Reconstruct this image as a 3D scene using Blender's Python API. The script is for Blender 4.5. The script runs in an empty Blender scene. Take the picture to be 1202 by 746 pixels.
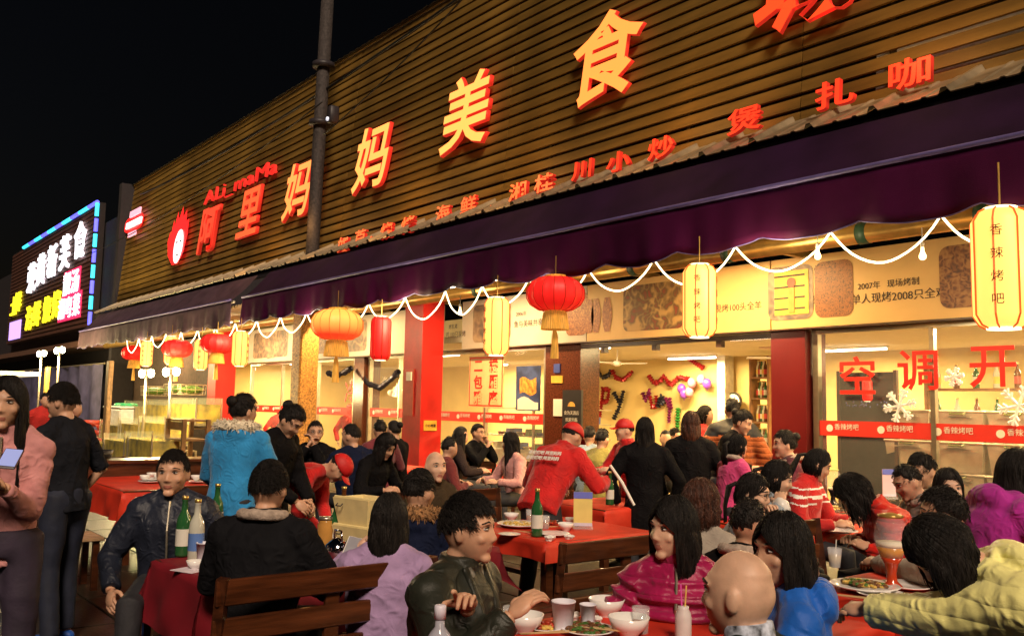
import bpy, bmesh, math, random
import numpy as np
from mathutils import Vector, Matrix
random.seed(7); rng = np.random.default_rng(7)
D = bpy.data; sc = bpy.context.scene; COL = sc.collection
PI = math.pi; R_ = math.radians
# ------------------------------------------------------------------ camera
F = 1050.0; HC = 1.64; PITCH = math.atan(104/1050); ROLL = .02; PHI = R_(51.3)
CR = Matrix.Rotation(PHI, 3, 'Z') @ Matrix.Rotation(PI/2+PITCH, 3, 'X') @ Matrix.Rotation(ROLL, 3, 'Z')
CP = Vector((0, 0, HC))
cam = D.objects.new('camera', D.cameras.new('camera')); COL.objects.link(cam)
cam.matrix_world = Matrix.Translation(CP) @ CR.to_4x4()
cam.data.sensor_width = 36; cam.data.lens = F*36/1202; cam.data.clip_end = 2000; cam.data.clip_start = .05
sc.camera = cam
# ------------------------------------------------------------------ night sky, sun lamp added as street fill light, exposure
w = D.worlds.new('World'); sc.world = w; w.use_nodes = True
nt = w.node_tree; sky = nt.nodes.new('ShaderNodeTexSky'); sky.sky_type = 'NISHITA'; sky.sun_disc = False
SUN_EL, SUN_AZ = R_(38), R_(205)
sky.sun_elevation = R_(-4); sky.sun_rotation = SUN_AZ
bgn = nt.nodes['Background']; bgn.inputs[1].default_value = .08
nt.links.new(sky.outputs[0], bgn.inputs[0])
sun = D.objects.new('sun', D.lights.new('sun', 'SUN')); COL.objects.link(sun)
sun.data.energy = 2.7; sun.data.angle = R_(14); sun.data.color = (1, .78, .58)
sd = Vector((.64, -.36, .62)).normalized()          # direction towards the light
sun.rotation_euler = sd.to_track_quat('Z', 'Y').to_euler(); sun.location = (4, -6, 12)
vs = sc.view_settings; vs.view_transform = 'Standard'; vs.look = 'None'; vs.exposure = .3; vs.gamma = 1; vs.use_curve_mapping = False
sc.cycles.use_denoising = True; sc.cycles.max_bounces = 6; sc.cycles.diffuse_bounces = 3; sc.cycles.glossy_bounces = 3
sc.cycles.transmission_bounces = 6; sc.cycles.transparent_max_bounces = 12; sc.cycles.caustics_reflective = False; sc.cycles.caustics_refractive = False
sc.cycles.sample_clamp_indirect = 4
# ------------------------------------------------------------------ helpers
def ray(px, py): return CR @ Vector(((px-601)/F, (373-py)/F, -1))
def aY(px, py, Y): r = ray(px, py); return CP + r*(Y/r.y)
def aZ(px, py, z): r = ray(px, py); return CP + r*((z-HC)/r.z)
def aD(px, py, d): return CP + ray(px, py)*d
def aP(px, py, p0, n): r = ray(px, py); return CP + r*((Vector(p0)-CP).dot(n)/r.dot(n))
MATS = {}
def mat(name, col=(.5,.5,.5), rough=.6, metal=0, emit=0, ecol=None, var=.12, scale=9, bump=0, bscale=60, alpha=1, trans=0, coat=0, sheen=0, stretch=None, ior=1.45, spec=.5, sss=0):
    if name in MATS: return MATS[name]
    m = D.materials.new(name); m.use_nodes = True; MATS[name] = m
    t = m.node_tree; b = t.nodes['Principled BSDF']; I = b.inputs
    I['Base Color'].default_value = (*col, 1); I['Roughness'].default_value = rough; I['Metallic'].default_value = metal
    I['IOR'].default_value = ior; I['Specular IOR Level'].default_value = spec
    if alpha < 1: I['Alpha'].default_value = alpha
    if trans: I['Transmission Weight'].default_value = trans
    if coat: I['Coat Weight'].default_value = coat
    if sss: I['Subsurface Weight'].default_value = sss; I['Subsurface Radius'].default_value = (.012,.005,.003)
    if sheen: I['Sheen Weight'].default_value = sheen
    if emit: I['Emission Color'].default_value = (*(ecol or col), 1); I['Emission Strength'].default_value = emit
    if var or bump:
        tc = t.nodes.new('ShaderNodeTexCoord'); mp = t.nodes.new('ShaderNodeMapping'); t.links.new(tc.outputs['Object'], mp.inputs[0])
        if stretch: mp.inputs['Scale'].default_value = stretch
        n = t.nodes.new('ShaderNodeTexNoise'); n.inputs['Scale'].default_value = scale; n.inputs['Detail'].default_value = 5
        t.links.new(mp.outputs[0], n.inputs[0])
        if var:
            cr = t.nodes.new('ShaderNodeValToRGB'); e = cr.color_ramp.elements
            e[0].position = .3; e[1].position = .72
            e[0].color = (*[max(0, c*(1-var*1.6)) for c in col], 1); e[1].color = (*[min(1, c*(1+var)) for c in col], 1)
            t.links.new(n.outputs['Fac'], cr.inputs[0]); t.links.new(cr.outputs[0], I['Base Color'])
        if bump:
            n2 = t.nodes.new('ShaderNodeTexNoise'); n2.inputs['Scale'].default_value = bscale; n2.inputs['Detail'].default_value = 4
            t.links.new(mp.outputs[0], n2.inputs[0])
            bp = t.nodes.new('ShaderNodeBump'); bp.inputs['Strength'].default_value = bump; bp.inputs['Distance'].default_value = .01
            t.links.new(n2.outputs['Fac'], bp.inputs['Height']); t.links.new(bp.outputs[0], I['Normal'])
    return m
def emi(name, col, s, base=None): return mat(name, base or col, .5, emit=s, ecol=col, var=0)
class MB:
    def __init__(s): s.v = []; s.f = []; s.m = []; s.mi = 0
    def _add(s, vs, fs):
        o = len(s.v); s.v += [tuple(v) for v in vs]; s.f += [tuple(i+o for i in f) for f in fs]; s.m += [s.mi]*len(fs); return s
    def box(s, c, d, M=None):
        x, y, z = (k/2 for k in d); vs = [Vector((a*x, b*y, e*z)) for a in (-1,1) for b in (-1,1) for e in (-1,1)]
        c = Vector(c); vs = [(M @ v if M else v)+c for v in vs]
        return s._add(vs, [(0,1,3,2),(4,6,7,5),(0,4,5,1),(2,3,7,6),(0,2,6,4),(1,5,7,3)])
    def bb(s, x0, x1, y0, y1, z0, z1): return s.box(((x0+x1)/2,(y0+y1)/2,(z0+z1)/2), (abs(x1-x0),abs(y1-y0),abs(z1-z0)))
    def cbox(s, c, d, b=.01):        # chamfered box (chamfer on all 4 vertical edges + top/bottom inset)
        x, y, z = (k/2 for k in d); b = min(b, x*.9, y*.9, z*.9)
        ring = lambda i, zz: [(x-i, y-b if not i else y-b), (x-b, y-i), (-x+b, y-i), (-x+i, y-b), (-x+i, -y+b), (-x+b, -y+i), (x-b, -y+i), (x-i, -y+b)]
        rows = [(b, -z), (0, -z+b), (0, z-b), (b, z)]
        vs = [Vector((p[0], p[1], zz))+Vector(c) for i, zz in rows for p in ring(i, zz)]
        fs = [tuple(range(7,-1,-1)), tuple(range(24,32))]
        for k in range(3):
            for j in range(8): fs.append((k*8+j, k*8+(j+1)%8, k*8+8+(j+1)%8, k*8+8+j))
        return s._add(vs, fs)
    def tube(s, pts, r, seg=8, cap=True, closed=False, flat=1.0, up=None):
        pts = [Vector(p) for p in pts]; n = len(pts); rs = r if hasattr(r, '__len__') else [r]*n
        vs = []; t0 = None; U = Vector(up) if up else None
        for i, p in enumerate(pts):
            a = pts[(i-1) % n] if (i or closed) else p; b = pts[(i+1) % n] if (i < n-1 or closed) else p
            t = (b-a).normalized() if (b-a).length > 1e-9 else Vector((0,0,1))
            if U is None: U = Vector((0,0,1)) if abs(t.z) < .9 else Vector((1,0,0))
            N = (U - t*U.dot(t)); N = N.normalized() if N.length > 1e-6 else t.orthogonal().normalized(); B = t.cross(N)
            if not up: U = N
            for k in range(seg):
                q = 2*PI*k/seg; vs.append(p + N*(math.cos(q)*rs[i]*flat) + B*(math.sin(q)*rs[i]))
        fs = []; m = n if closed else n-1
        for i in range(m):
            j = (i+1) % n
            for k in range(seg): fs.append((i*seg+k, i*seg+(k+1)%seg, j*seg+(k+1)%seg, j*seg+k))
        if cap and not closed: fs += [tuple(range(seg-1,-1,-1)), tuple((n-1)*seg+k for k in range(seg))]
        return s._add(vs, fs)
    def lathe(s, prof, seg=20, c=(0,0,0), sx=1, sy=1, cap=True):
        c = Vector(c); vs = [c+Vector((r*math.cos(2*PI*k/seg)*sx, r*math.sin(2*PI*k/seg)*sy, z)) for r, z in prof for k in range(seg)]
        fs = [(i*seg+k, i*seg+(k+1)%seg, (i+1)*seg+(k+1)%seg, (i+1)*seg+k) for i in range(len(prof)-1) for k in range(seg)]
        if cap: fs += [tuple(range(seg-1,-1,-1)), tuple((len(prof)-1)*seg+k for k in range(seg))]
        return s._add(vs, fs)
    def ell(s, c, r, M=None, nu=16, nv=10, fn=None):
        c = Vector(c); r = r if hasattr(r, '__len__') else (r,)*3
        vs = []
        for i in range(nv+1):
            th = PI*i/nv
            for k in range(nu):
                q = 2*PI*k/nu; v = Vector((math.sin(th)*math.cos(q)*r[0], math.sin(th)*math.sin(q)*r[1], math.cos(th)*r[2]))
                if fn: v = fn(v)
                vs.append((M @ v if M else v)+c)
        return s._add(vs, [(i*nu+k, (i+1)*nu+k, (i+1)*nu+(k+1)%nu, i*nu+(k+1)%nu) for i in range(nv) for k in range(nu)])
    def grid(s, fn, nu, nv):
        return s._add([fn(i/nu, j/nv) for i in range(nu+1) for j in range(nv+1)],
                      [(i*(nv+1)+j, (i+1)*(nv+1)+j, (i+1)*(nv+1)+j+1, i*(nv+1)+j+1) for i in range(nu) for j in range(nv)])
    def mesh(s, name, m, smooth=False):
        me = D.meshes.new(name); me.from_pydata(s.v, [], s.f); ms = m if isinstance(m, (list, tuple)) else [m]
        for x in ms: me.materials.append(x)
        if len(ms) > 1: me.polygons.foreach_set('material_index', s.m)
        if smooth: me.polygons.foreach_set('use_smooth', [True]*len(me.polygons))
        me.validate(); me.update(); return me
    def build(s, name, m, parent=None, smooth=False, loc=None):
        return link(name, s.mesh(name, m, smooth), parent, loc)
def link(name, me, parent=None, loc=None, rot=None):
    o = D.objects.new(name, me); COL.objects.link(o)
    if loc is not None: o.location = loc
    if rot is not None: o.rotation_euler = rot
    if parent is not None: o.parent = parent
    return o
def tag(o, label, cat, group=None, kind=None):
    if label: o['label'] = label
    if cat: o['category'] = cat
    if group: o['group'] = group
    if kind: o['kind'] = kind
    return o
def thing(name, label, cat, loc=(0,0,0), rz=0, group=None):
    o = D.objects.new(name, None); COL.objects.link(o); o.location = loc; o.rotation_euler = (0,0,rz); o.empty_display_size = .1
    return tag(o, label, cat, group)
def world_parent(o, t):      # o built in world coordinates, t an unrotated Empty
    o.parent = t; o.matrix_parent_inverse = Matrix.Translation(-Vector(t.location)); return o
def dup(root, loc, rz=0, label=None, group=None, s=None, rot=None):
    r = root.copy(); COL.objects.link(r); r.location = loc; r.rotation_euler = rot or (0,0,rz)
    if s: r.scale = (s,)*3 if not hasattr(s, '__len__') else s
    if label: r['label'] = label
    if group: r['group'] = group
    for ch in root.children:
        c = ch.copy(); COL.objects.link(c); c.parent = r
        for g in ch.children: e = g.copy(); COL.objects.link(e); e.parent = c
    return r
class Proto:                 # first use moves the prototype itself, later ones copy it
    def __init__(s, root): s.root = root; s.used = False
    def put(s, loc, rz=0, label=None, group=None, sc_=None, rot=None):
        if s.used: return dup(s.root, loc, rz, label, group, sc_, rot)
        s.used = True; r = s.root; r.location = loc; r.rotation_euler = rot or (0,0,rz)
        if sc_: r.scale = (sc_,)*3 if not hasattr(sc_, '__len__') else sc_
        if label: r['label'] = label
        if group: r['group'] = group
        return r
def text_mesh(body, size, ext=.02, off=0, name='text', bevel=0, mats=()):
    cu = D.curves.new(name, 'FONT'); cu.body = body; cu.size = size; cu.extrude = ext; cu.offset = off; cu.bevel_depth = bevel
    cu.align_x = 'CENTER'; cu.align_y = 'CENTER'; cu.resolution_u = 3
    o = D.objects.new(name, cu); COL.objects.link(o); dg = bpy.context.evaluated_depsgraph_get()
    me = D.meshes.new_from_object(o.evaluated_get(dg)); D.objects.remove(o); D.curves.remove(cu)
    if len(me.vertices):
        co = np.empty(len(me.vertices)*3); me.vertices.foreach_get('co', co); co = co.reshape(-1,3)
        c = (co.max(0)+co.min(0))/2; co -= c; me.vertices.foreach_set('co', co.ravel())
    me.materials.clear()
    for m in mats: me.materials.append(m)
    if len(mats) > 1:
        nz = [abs(p.normal.z) for p in me.polygons]; me.polygons.foreach_set('material_index', [0 if z > .5 else 1 for z in nz])
    me.name = name; me.update(); return me
def frame(p, X, Yv, sx=1, sy=1, sz=1):     # object matrix: local x->X, local y->Yv
    X = Vector(X).normalized(); Yv = Vector(Yv).normalized(); Z = X.cross(Yv)
    M = Matrix((( X.x*sx, Yv.x*sy, Z.x*sz, p[0]), (X.y*sx, Yv.y*sy, Z.y*sz, p[1]), (X.z*sx, Yv.z*sy, Z.z*sz, p[2]), (0,0,0,1)))
    return M
def lamp(name, kind, loc, e, col=(1,.8,.5), size=.1, sy=None, rot=None, parent=None):
    l = D.lights.new(name, kind); l.energy = e; l.color = col
    if kind == 'AREA':
        l.size = size
        if sy: l.shape = 'RECTANGLE'; l.size_y = sy
    else: l.shadow_soft_size = size
    o = D.objects.new(name, l); COL.objects.link(o); o.location = loc
    if rot: o.rotation_euler = rot
    if parent: o.parent = parent
    return o
# ------------------------------------------------------------------ ground
gm = mat('wet_concrete', (.016,.013,.009), .38, var=.45, scale=1.3, bump=.5, bscale=14)
g = MB().bb(-160, 60, -30, 140, -.3, 0).build('ground', gm); g['kind'] = 'structure'
# paved strip of large slabs under the diners
slabm = [mat('slab_%d' % i, c, .4, var=.3, scale=5, bump=.35, bscale=40) for i, c in enumerate(((.024,.017,.010),(.02,.015,.009),(.028,.02,.011)))]
pv = tag(thing('pavement', None, None, (-9,5,0)), None, None, kind='structure')
sl = MB().cbox((0,0,.01), (.985,.985,.02), .006)
slm = [sl.mesh('paving_slab', m) for m in slabm]
for i in range(-17, 3):
    for j in range(1, 9):
        o = link('paving_slab', slm[(i*7+j*5+i*j) % 3], pv, (i+9.5, j+.5-5, 0))
# ------------------------------------------------------------------ restaurant building: walls, floor, ceiling, columns
YW = 9.3
cream = mat('cream_wall', (.68,.52,.22), .7, var=.06, scale=2)
bt = thing('restaurant_building', 'long single storey restaurant with glazed front and open doorway', 'building', (-9,9.3,0))
def wp(mb, name, m, parent=bt, smooth=False): return world_parent(mb.build(name, m, None, smooth), parent)
wp(MB().bb(-25,6,9.25,15.4,.0,.03), 'interior_floor', mat('floor_tile', (.22,.16,.1), .3, var=.25, scale=3))
wp(MB().bb(-25,6,15.4,15.6,0,4.2), 'back_wall', cream)
wp(MB().bb(-25.2,-25,9.6,15.4,0,4.2), 'side_wall', cream); wp(MB().bb(6,6.2,9.6,15.4,0,4.2), 'side_wall', cream)
wp(MB().bb(-25,6,9.4,15.5,2.78,2.9), 'ceiling', mat('ceiling_white', (.78,.72,.56), .8, var=.05))
redp = mat('red_paint', (.50,.012,.010), .45, var=.18, scale=3, bump=.15, bscale=30)
dred = mat('dark_red_stone', (.12,.010,.012), .3, var=.10, scale=2)
gran = mat('brown_granite', (.12,.035,.018), .22, var=.4, scale=40)
gold = mat('lamplit_pole', (.42,.20,.04), .6, var=.45, scale=30, bump=.4, bscale=60)  # warm lamplight on the lower pole, put into the colour
# end door jambs/columns at the glass line (butted under the fascia)
wp(MB().bb(-6.45,-5.98,9.18,9.6,0,2.6), 'column', dred)
wp(MB().bb(-10.62,-9.82,9.2,9.6,0,2.6), 'column', gran)
wp(MB().bb(-16.75,-16.35,9.2,9.6,0,2.6), 'column', gran)
# free standing columns
p = thing('red_pillar', 'bright red square pillar with a small yellow notice and white base', 'pillar', (-13.06,8.5,0))
wp(MB().bb(-13.35,-12.78,8.3,8.73,.34,3.6), 'shaft', redp, p); wp(MB().bb(-13.37,-12.76,8.28,8.75,0,.34), 'base', mat('pale_plaster', (.5,.42,.3), .7), p)
wp(MB().bb(-13.3,-13.0,8.285,8.297,1.45,2.25), 'notice', mat('red_notice', (.42,.05,.03), .5), p)
q = aY(506,499,8.55)
wp(MB().box((-12.772, 8.5, q.z), (.012,.26,.17)), 'notice', mat('yellow_notice', (.75,.45,.06), .5), p)
tm = text_mesh('小心地滑', .055, .002, .001, 'lettering', mats=[mat('ink', (.03,.02,.02), .6)])
o = link('lettering', tm); o.matrix_world = frame((-12.762,8.5,q.z), (0,1,0), (0,0,1)); MI = o.matrix_world.copy(); o.parent = p; o.matrix_parent_inverse = Matrix.Translation(-p.location); o.matrix_basis = MI
wp(MB().bb(-13.2,-13.05,8.26,8.3,2.05,2.2), 'switch_box', mat('white_plastic', (.7,.68,.6), .4), p)
def square_pillar(x0,x1,y0,y1,z,m,label,name='red_pillar'):
    p = thing(name, label, 'pillar', ((x0+x1)/2,(y0+y1)/2,0))
    wp(MB().bb(x0,x1,y0,y1,.25,z), 'shaft', m, p); wp(MB().bb(x0-.02,x1+.02,y0-.02,y1+.02,0,.25), 'base', dred, p); return p
square_pillar(-22.75,-22.2,8.3,8.8,3.5,redp,'plain red square pillar beside the fish tanks')
q = aY(356,470,7.85); p = thing('pole_sleeve', 'square tan sleeve on the lower utility pole, lamplight in its colour', 'pillar', (q.x,7.85,0))  # lower part of the pole as a wider sleeve, its lit gold painted
wp(MB().cbox((q.x,7.85,1.75), (.40,.40,3.4), .03), 'shaft', gold, p); wp(MB().cbox((q.x,7.85,.03), (.5,.5,.1), .02), 'base', gran, p)
# ------------------------------------------------------------------ sheet-metal canopy ceiling with lamps under it
cg = mat('corrugated_steel', (.42,.34,.2), .35, metal=.6, var=.25, scale=4, stretch=(1,.2,1))
p = thing('canopy_roof', 'corrugated steel canopy roof behind the awning valance', 'canopy', (-9,8.2,3.5))
for x0 in np.arange(-31, 4.9, 1.2):
    mb = MB(); N = 24
    mb.grid(lambda u, v: (x0+1.2*u, 7.15+2.2*v, 3.62+.1*v+.025*(1 if math.sin(u*2*PI*8) > 0 else -1)), N*2, 1)
    wp(mb, 'steel_sheet', cg, p)
pipe = mat('brass_pipe', (.55,.33,.09), .3, metal=.7, var=.2, scale=5)
p = thing('canopy_beam', 'long round steel beam with green bands under the canopy', 'beam', (-9,7.9,3.36))
wp(MB().tube([(-31,7.9,3.36),(5,7.9,3.36)], .1, 14), 'pipe', pipe, p, True)
for px in (742, 852, 560, 1010, 1150):
    x = aY(px, 320, 7.9).x; wp(MB().tube([(x,7.9,3.36),(x+.1,7.9,3.36)], .108, 14), 'band', mat('green_band', (.02,.06,.03), .5), p, True)
for x in np.arange(-30, 5, 2.4): wp(MB().bb(x,x+.06,7.95,9.3,3.44,3.52), 'strut', pipe, p)
tube_e = emi('fluorescent', (1,.86,.62), 9)
def tube_lamp(name, label, a, b, group, e, col=(1,.80,.5)):
    a = Vector(a); b = Vector(b); t = thing(name, label, 'tube lamp', (a+b)/2, 0, group)
    wp(MB().tube([a,b], .018, 8), 'tube', tube_e, t, True)
    d = (b-a).normalized(); M = Matrix(((d.x,-d.y,0),(d.y,d.x,0),(0,0,1)))
    wp(MB().box((a+b)/2+Vector((0,0,.04)), ((b-a).length+.06,.05,.03), M), 'fitting', mat('white_plastic'), t)
    if e:
        l = lamp('tube_light', 'AREA', (0,0,-.03), e, col, (b-a).length, .06, parent=t); l.rotation_euler = (0,0,math.atan2(d.y,d.x))
    return t
for i, x in enumerate((3,-1.5,-6,-10.5,-15,-20,-26)):
    tube_lamp('tube_lamp', 'white fluorescent tube mounted under the canopy roof', (x,8.1,3.5), (x-1.2,8.1,3.5), 'tubes under the canopy', 150, (1,.64,.27))
for i, (x,y) in enumerate(((-3,9.68),(1.5,9.68),(-3,10.8),(-7.2,11),(-7.6,14),(-11.2,11.2),(-11.5,14.5),(-3,14),(-15.5,11),(-19,11.2),(-22.5,11),(-18,14.3))):  # first two tubes, close to the glass, are added to brighten the boxes
    tube_lamp('ceiling_tube', 'white fluorescent tube on the restaurant ceiling', (x,y,2.71), (x-1.25,y,2.71), 'tubes on the ceiling', 185 if i > 1 else 90, (1,.72,.32))
# ------------------------------------------------------------------ glazed front: frames, panes, red strip decals
alu = mat('aluminium', (.5,.45,.35), .3, metal=.8, var=.1); darkf = mat('dark_frame', (.06,.03,.02), .35)
glass = mat('window_glass', (.95,.97,.95), .02, trans=0, alpha=.05, var=0, spec=.9)
def window(x0, x1, label, mull=()):
    t = thing('shop_window', label, 'window', ((x0+x1)/2, YW, 0), 0, None)
    for (a,b) in ((x0,x0+.07),(x1-.07,x1)): wp(MB().bb(a,b,9.28,9.36,.08,2.55), 'frame', alu, t)
    wp(MB().bb(x0,x1,9.27,9.37,0,.08), 'sill', alu, t); wp(MB().bb(x0,x1,9.27,9.37,2.55,2.6), 'head', alu, t)
    xs = [x0+.07]+[m for m in mull]+[x1-.07]
    for m in mull: wp(MB().bb(m-.025,m+.025,9.285,9.355,.08,2.55), 'mullion', alu, t)
    for a, b in zip(xs, xs[1:]): wp(MB().bb(a+.026,b-.026,9.315,9.323,.08,2.55), 'pane', glass, t)
    return t
w1 = window(-5.95, -.6, 'wide shop window with large red lettering and a stack of storage boxes behind', (-4.55,-3.1,-1.8))
window(-.55, 5, 'wide shop window right of the one with red lettering', (.9,2.4,3.7))
w2 = window(-13.9, -10.68, 'shop window with red framed notice and poster between pillar and granite column', (-12.3,))
w3 = window(-16.3, -13.95, 'shop window behind the red pillar with a red strip across', (-15.1,))
w4 = window(-22.4, -16.85, 'far shop window beside the utility pole', (-20.5,-18.6))
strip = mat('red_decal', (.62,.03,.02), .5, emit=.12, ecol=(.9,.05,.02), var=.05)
white = mat('white_print', (.85,.82,.75), .5, var=.03)
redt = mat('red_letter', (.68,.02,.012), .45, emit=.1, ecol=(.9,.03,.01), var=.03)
def wall_text(body, p, size, m, parent, ext=.003, off=0, X=(1,0,0), U=(0,0,1), sx=1, name='lettering'):
    o = link(name, text_mesh(body, size, ext, off, name, mats=[m] if not isinstance(m, (list,tuple)) else m))
    o.parent = parent; o.matrix_parent_inverse = Matrix.Translation(-parent.location); o.matrix_basis = frame(p, X, U, sx); return o
def decal_strip(t, x0, x1, z, h=.17, step=.62):
    t = wp(MB().bb(x0,x1,9.296,9.302,z-h/2,z+h/2), 'red_strip', strip, t)
    x = x0+.3; k = 0
    while x < x1-.2:
        wall_text('香辣烤吧', (x+.06,9.292,z+.02), .075, white, t, .001)
        wp(MB().tube([(x-.15,9.291,z),(x-.15,9.2955,z)], .042, 12), 'logo_mark', white, t); x += step
zs = 1.47
decal_strip(w1, -5.9, -.65, zs); decal_strip(w2, -13.85, -10.75, zs-.02); decal_strip(w3, -16.2, -14, zs); decal_strip(w4, -22.3, -17, zs)
for ch, px, py in (('空',1006,440),('调',1077,434),('开',1165,430)):
    q = aY(px, py, 9.27); wall_text(ch, q, .46, redt, w1, .003, .006, sx=1.05)
# vertical notice of red characters on the second window
q0, q1 = aY(551,418,9.285), aY(590,484,9.285)
t = thing('window_notice', 'tall pale notice with two columns of red characters on the window', 'notice', (q0.x,9.28,2))
paper = mat('cream_paper', (.75,.62,.32), .6, var=.04)
x0, x1, z0, z1 = q0.x, q1.x, 1.62, 2.5
wp(MB().bb(x0,x1,9.284,9.29,z0,z1), 'paper', paper, t)
for a in (x0+.02, x1-.04): wp(MB().bb(a,a+.02,9.281,9.2835,z0+.02,z1-.02), 'border', redt, t)
for a in (z0+.02, z1-.04): wp(MB().bb(x0+.041,x1-.041,9.281,9.2835,a,a+.02), 'border', redt, t)
for k, ch in enumerate('二包雅'): wall_text(ch, (x0+(x1-x0)*.28,9.282,z1-.17-.275*k), .25, redt, t, .002, .007)
for k, ch in enumerate('楼厢座'): wall_text(ch, (x0+(x1-x0)*.72,9.282,z1-.17-.275*k), .25, redt, t, .002, .007)
# poster on the same window
q0, q1 = aY(606,436,9.285), aY(634,480,9.285)
t = thing('window_poster', 'blue night poster with orange and white picture taped to the window', 'poster', (q0.x,9.28,2))
wp(MB().bb(q0.x,q1.x,9.284,9.29,1.58,2.3), 'sheet', mat('poster_blue', (.05,.08,.22), .4, var=.8, scale=3), t)
wp(MB().grid(lambda u,v: (q0.x+.1+(q1.x-q0.x-.2)*u, 9.282, 1.85+.25*v+.03*math.sin(u*7)), 6, 2), 'print', mat('poster_orange', (.8,.33,.06), .5, var=.5, scale=14), t)
wp(MB().grid(lambda u,v: (q0.x+.05+(q1.x-q0.x-.1)*u, 9.282, 1.6+(.16+.05*math.sin(u*5))*v), 6, 2), 'print', white, t)
# snowflake stickers (window) and a paper label
def snowflake(px, py, r, label):
    q = aY(px, py, 9.27); t = MB()
    for k in range(6):
        a = k*PI/3+.2; d = Vector((math.cos(a),0,math.sin(a))); n = Vector((-d.z,0,d.x))
        t.tube([q, q+d*r], .016, 5)
        for f in (.5,.75):
            for s in (-1,1): t.tube([q+d*r*f, q+d*r*(f+.2)+n*s*r*.22], .013, 5)
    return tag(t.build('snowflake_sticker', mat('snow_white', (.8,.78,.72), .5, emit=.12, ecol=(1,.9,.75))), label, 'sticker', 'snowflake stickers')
snowflake(1056,476,.18,'white snowflake sticker on the glass beside the dark board'); snowflake(1120,442,.10,'small faint snowflake sticker between the red window letters'); snowflake(1196,476,.20,'large snowflake sticker on the glass above the storage boxes')
# ------------------------------------------------------------------ menu fascia above the glass, printed with dish photographs
fas = mat('fascia_print', (.62,.40,.15), .45, var=.08, scale=2); fasw = mat('fascia_pale', (.46,.42,.36), .45, var=.06, scale=2)
t = thing('menu_fascia', 'long printed menu fascia with dish photographs above the windows', 'fascia', (-9,9.2,3))
def fz(px, py): return aY(px, py, 9.1)
for x0, x1, m in ((-22.6,-17.6,fasw),(-17.58,-13.4,fasw),(-12.75,-9.6,fasw),(-9.58,-6.4,fas),(-6.38,-3,fas),(-2.98,1,fas),(1.02,5,fas)):
    wp(MB().bb(x0,x1,9.1,9.17,2.62,3.45), 'fascia_panel', m, t)
wp(MB().bb(-22.6,5,9.08,9.27,2.6,2.618), 'rail', darkf, t)
def photo_mat(name, c1, c2, c3, sc_=9):
    m = mat(name, c1, .45, var=0); tt = m.node_tree; b = tt.nodes['Principled BSDF']
    tc = tt.nodes.new('ShaderNodeTexCoord'); v = tt.nodes.new('ShaderNodeTexVoronoi'); v.inputs['Scale'].default_value = sc_; n = tt.nodes.new('ShaderNodeTexNoise'); n.inputs['Scale'].default_value = sc_*.5
    mx = tt.nodes.new('ShaderNodeVectorMath'); mx.operation = 'ADD'; tt.links.new(tc.outputs['Object'], n.inputs[0]); tt.links.new(tc.outputs['Object'], mx.inputs[0]); tt.links.new(n.outputs['Color'], mx.inputs[1]); tt.links.new(mx.outputs[0], v.inputs[0])
    cr = tt.nodes.new('ShaderNodeValToRGB'); e = cr.color_ramp.elements; e[0].color = (*c1,1); e[1].color = (*c3,1); e[1].position = .8; k = e.new(.4); k.color = (*c2,1)
    tt.links.new(v.outputs['Distance'], cr.inputs[0]); tt.links.new(cr.outputs[0], b.inputs['Base Color']); return m
PH = [photo_mat('photo_skewers', (.05,.012,.004), (.20,.05,.012), (.42,.16,.04), 14), photo_mat('photo_roast', (.25,.02,.01), (.10,.06,.02), (.4,.24,.08), 6), photo_mat('photo_noodles', (.14,.04,.01), (.3,.11,.03), (.05,.02,.01), 18), photo_mat('photo_grill', (.02,.015,.015), (.14,.05,.02), (.28,.14,.05), 10), photo_mat('photo_hall', (.04,.05,.06), (.14,.10,.08), (.3,.22,.14), 5)]
def photo(px0, px1, m, z0=2.72, z1=3.36, name='dish_photo'):
    a, b = fz(px0, 360).x, fz(px1, 360).x; r = .1; pts = []
    for cx, cz, q0 in ((b-r,z1-r,0),(a+r,z1-r,PI/2),(a+r,z0+r,PI),(b-r,z0+r,1.5*PI)):
        for k in range(5): an = q0+k*PI/8; pts.append((cx+r*math.cos(an), 9.094, cz+r*math.sin(an)))
    mb = MB(); mb._add(pts, [tuple(range(len(pts)-1,-1,-1))]); return wp(mb, name, m, t)
for px0, px1, k in ((300,340,4),(372,384,3),(392,432,4),(556,600,4),(665,690,0),(732,803,1),(902,955,4),(957,1002,2),(1104,1196,3)): photo(px0, px1, PH[k])
# figure standing at a yellow grill rack inside the printed picture
a = fz(908,360).x; b = fz(950,360).x; wv = b-a
pp = wp(MB().bb(a+.05*wv,b,9.088,9.092,2.78,3.3), 'picture_print', mat('print_yellow', (.6,.42,.05), .5), t)
for k in range(4): wp(MB().bb(a+.05*wv,b-.1*wv,9.084,9.087,2.84+.13*k,2.86+.13*k), 'rack_bar', mat('ink'), pp)
wp(MB().bb(a+.45*wv,a+.62*wv,9.080,9.083,2.8,3.1), 'printed_figure', mat('print_orange', (.7,.25,.04), .5), pp)
wp(MB().tube([(a+.53*wv,9.083,3.16),(a+.53*wv,9.080,3.16)], .06, 12), 'printed_head', mat('print_red', (.6,.06,.03), .5), pp)
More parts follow.
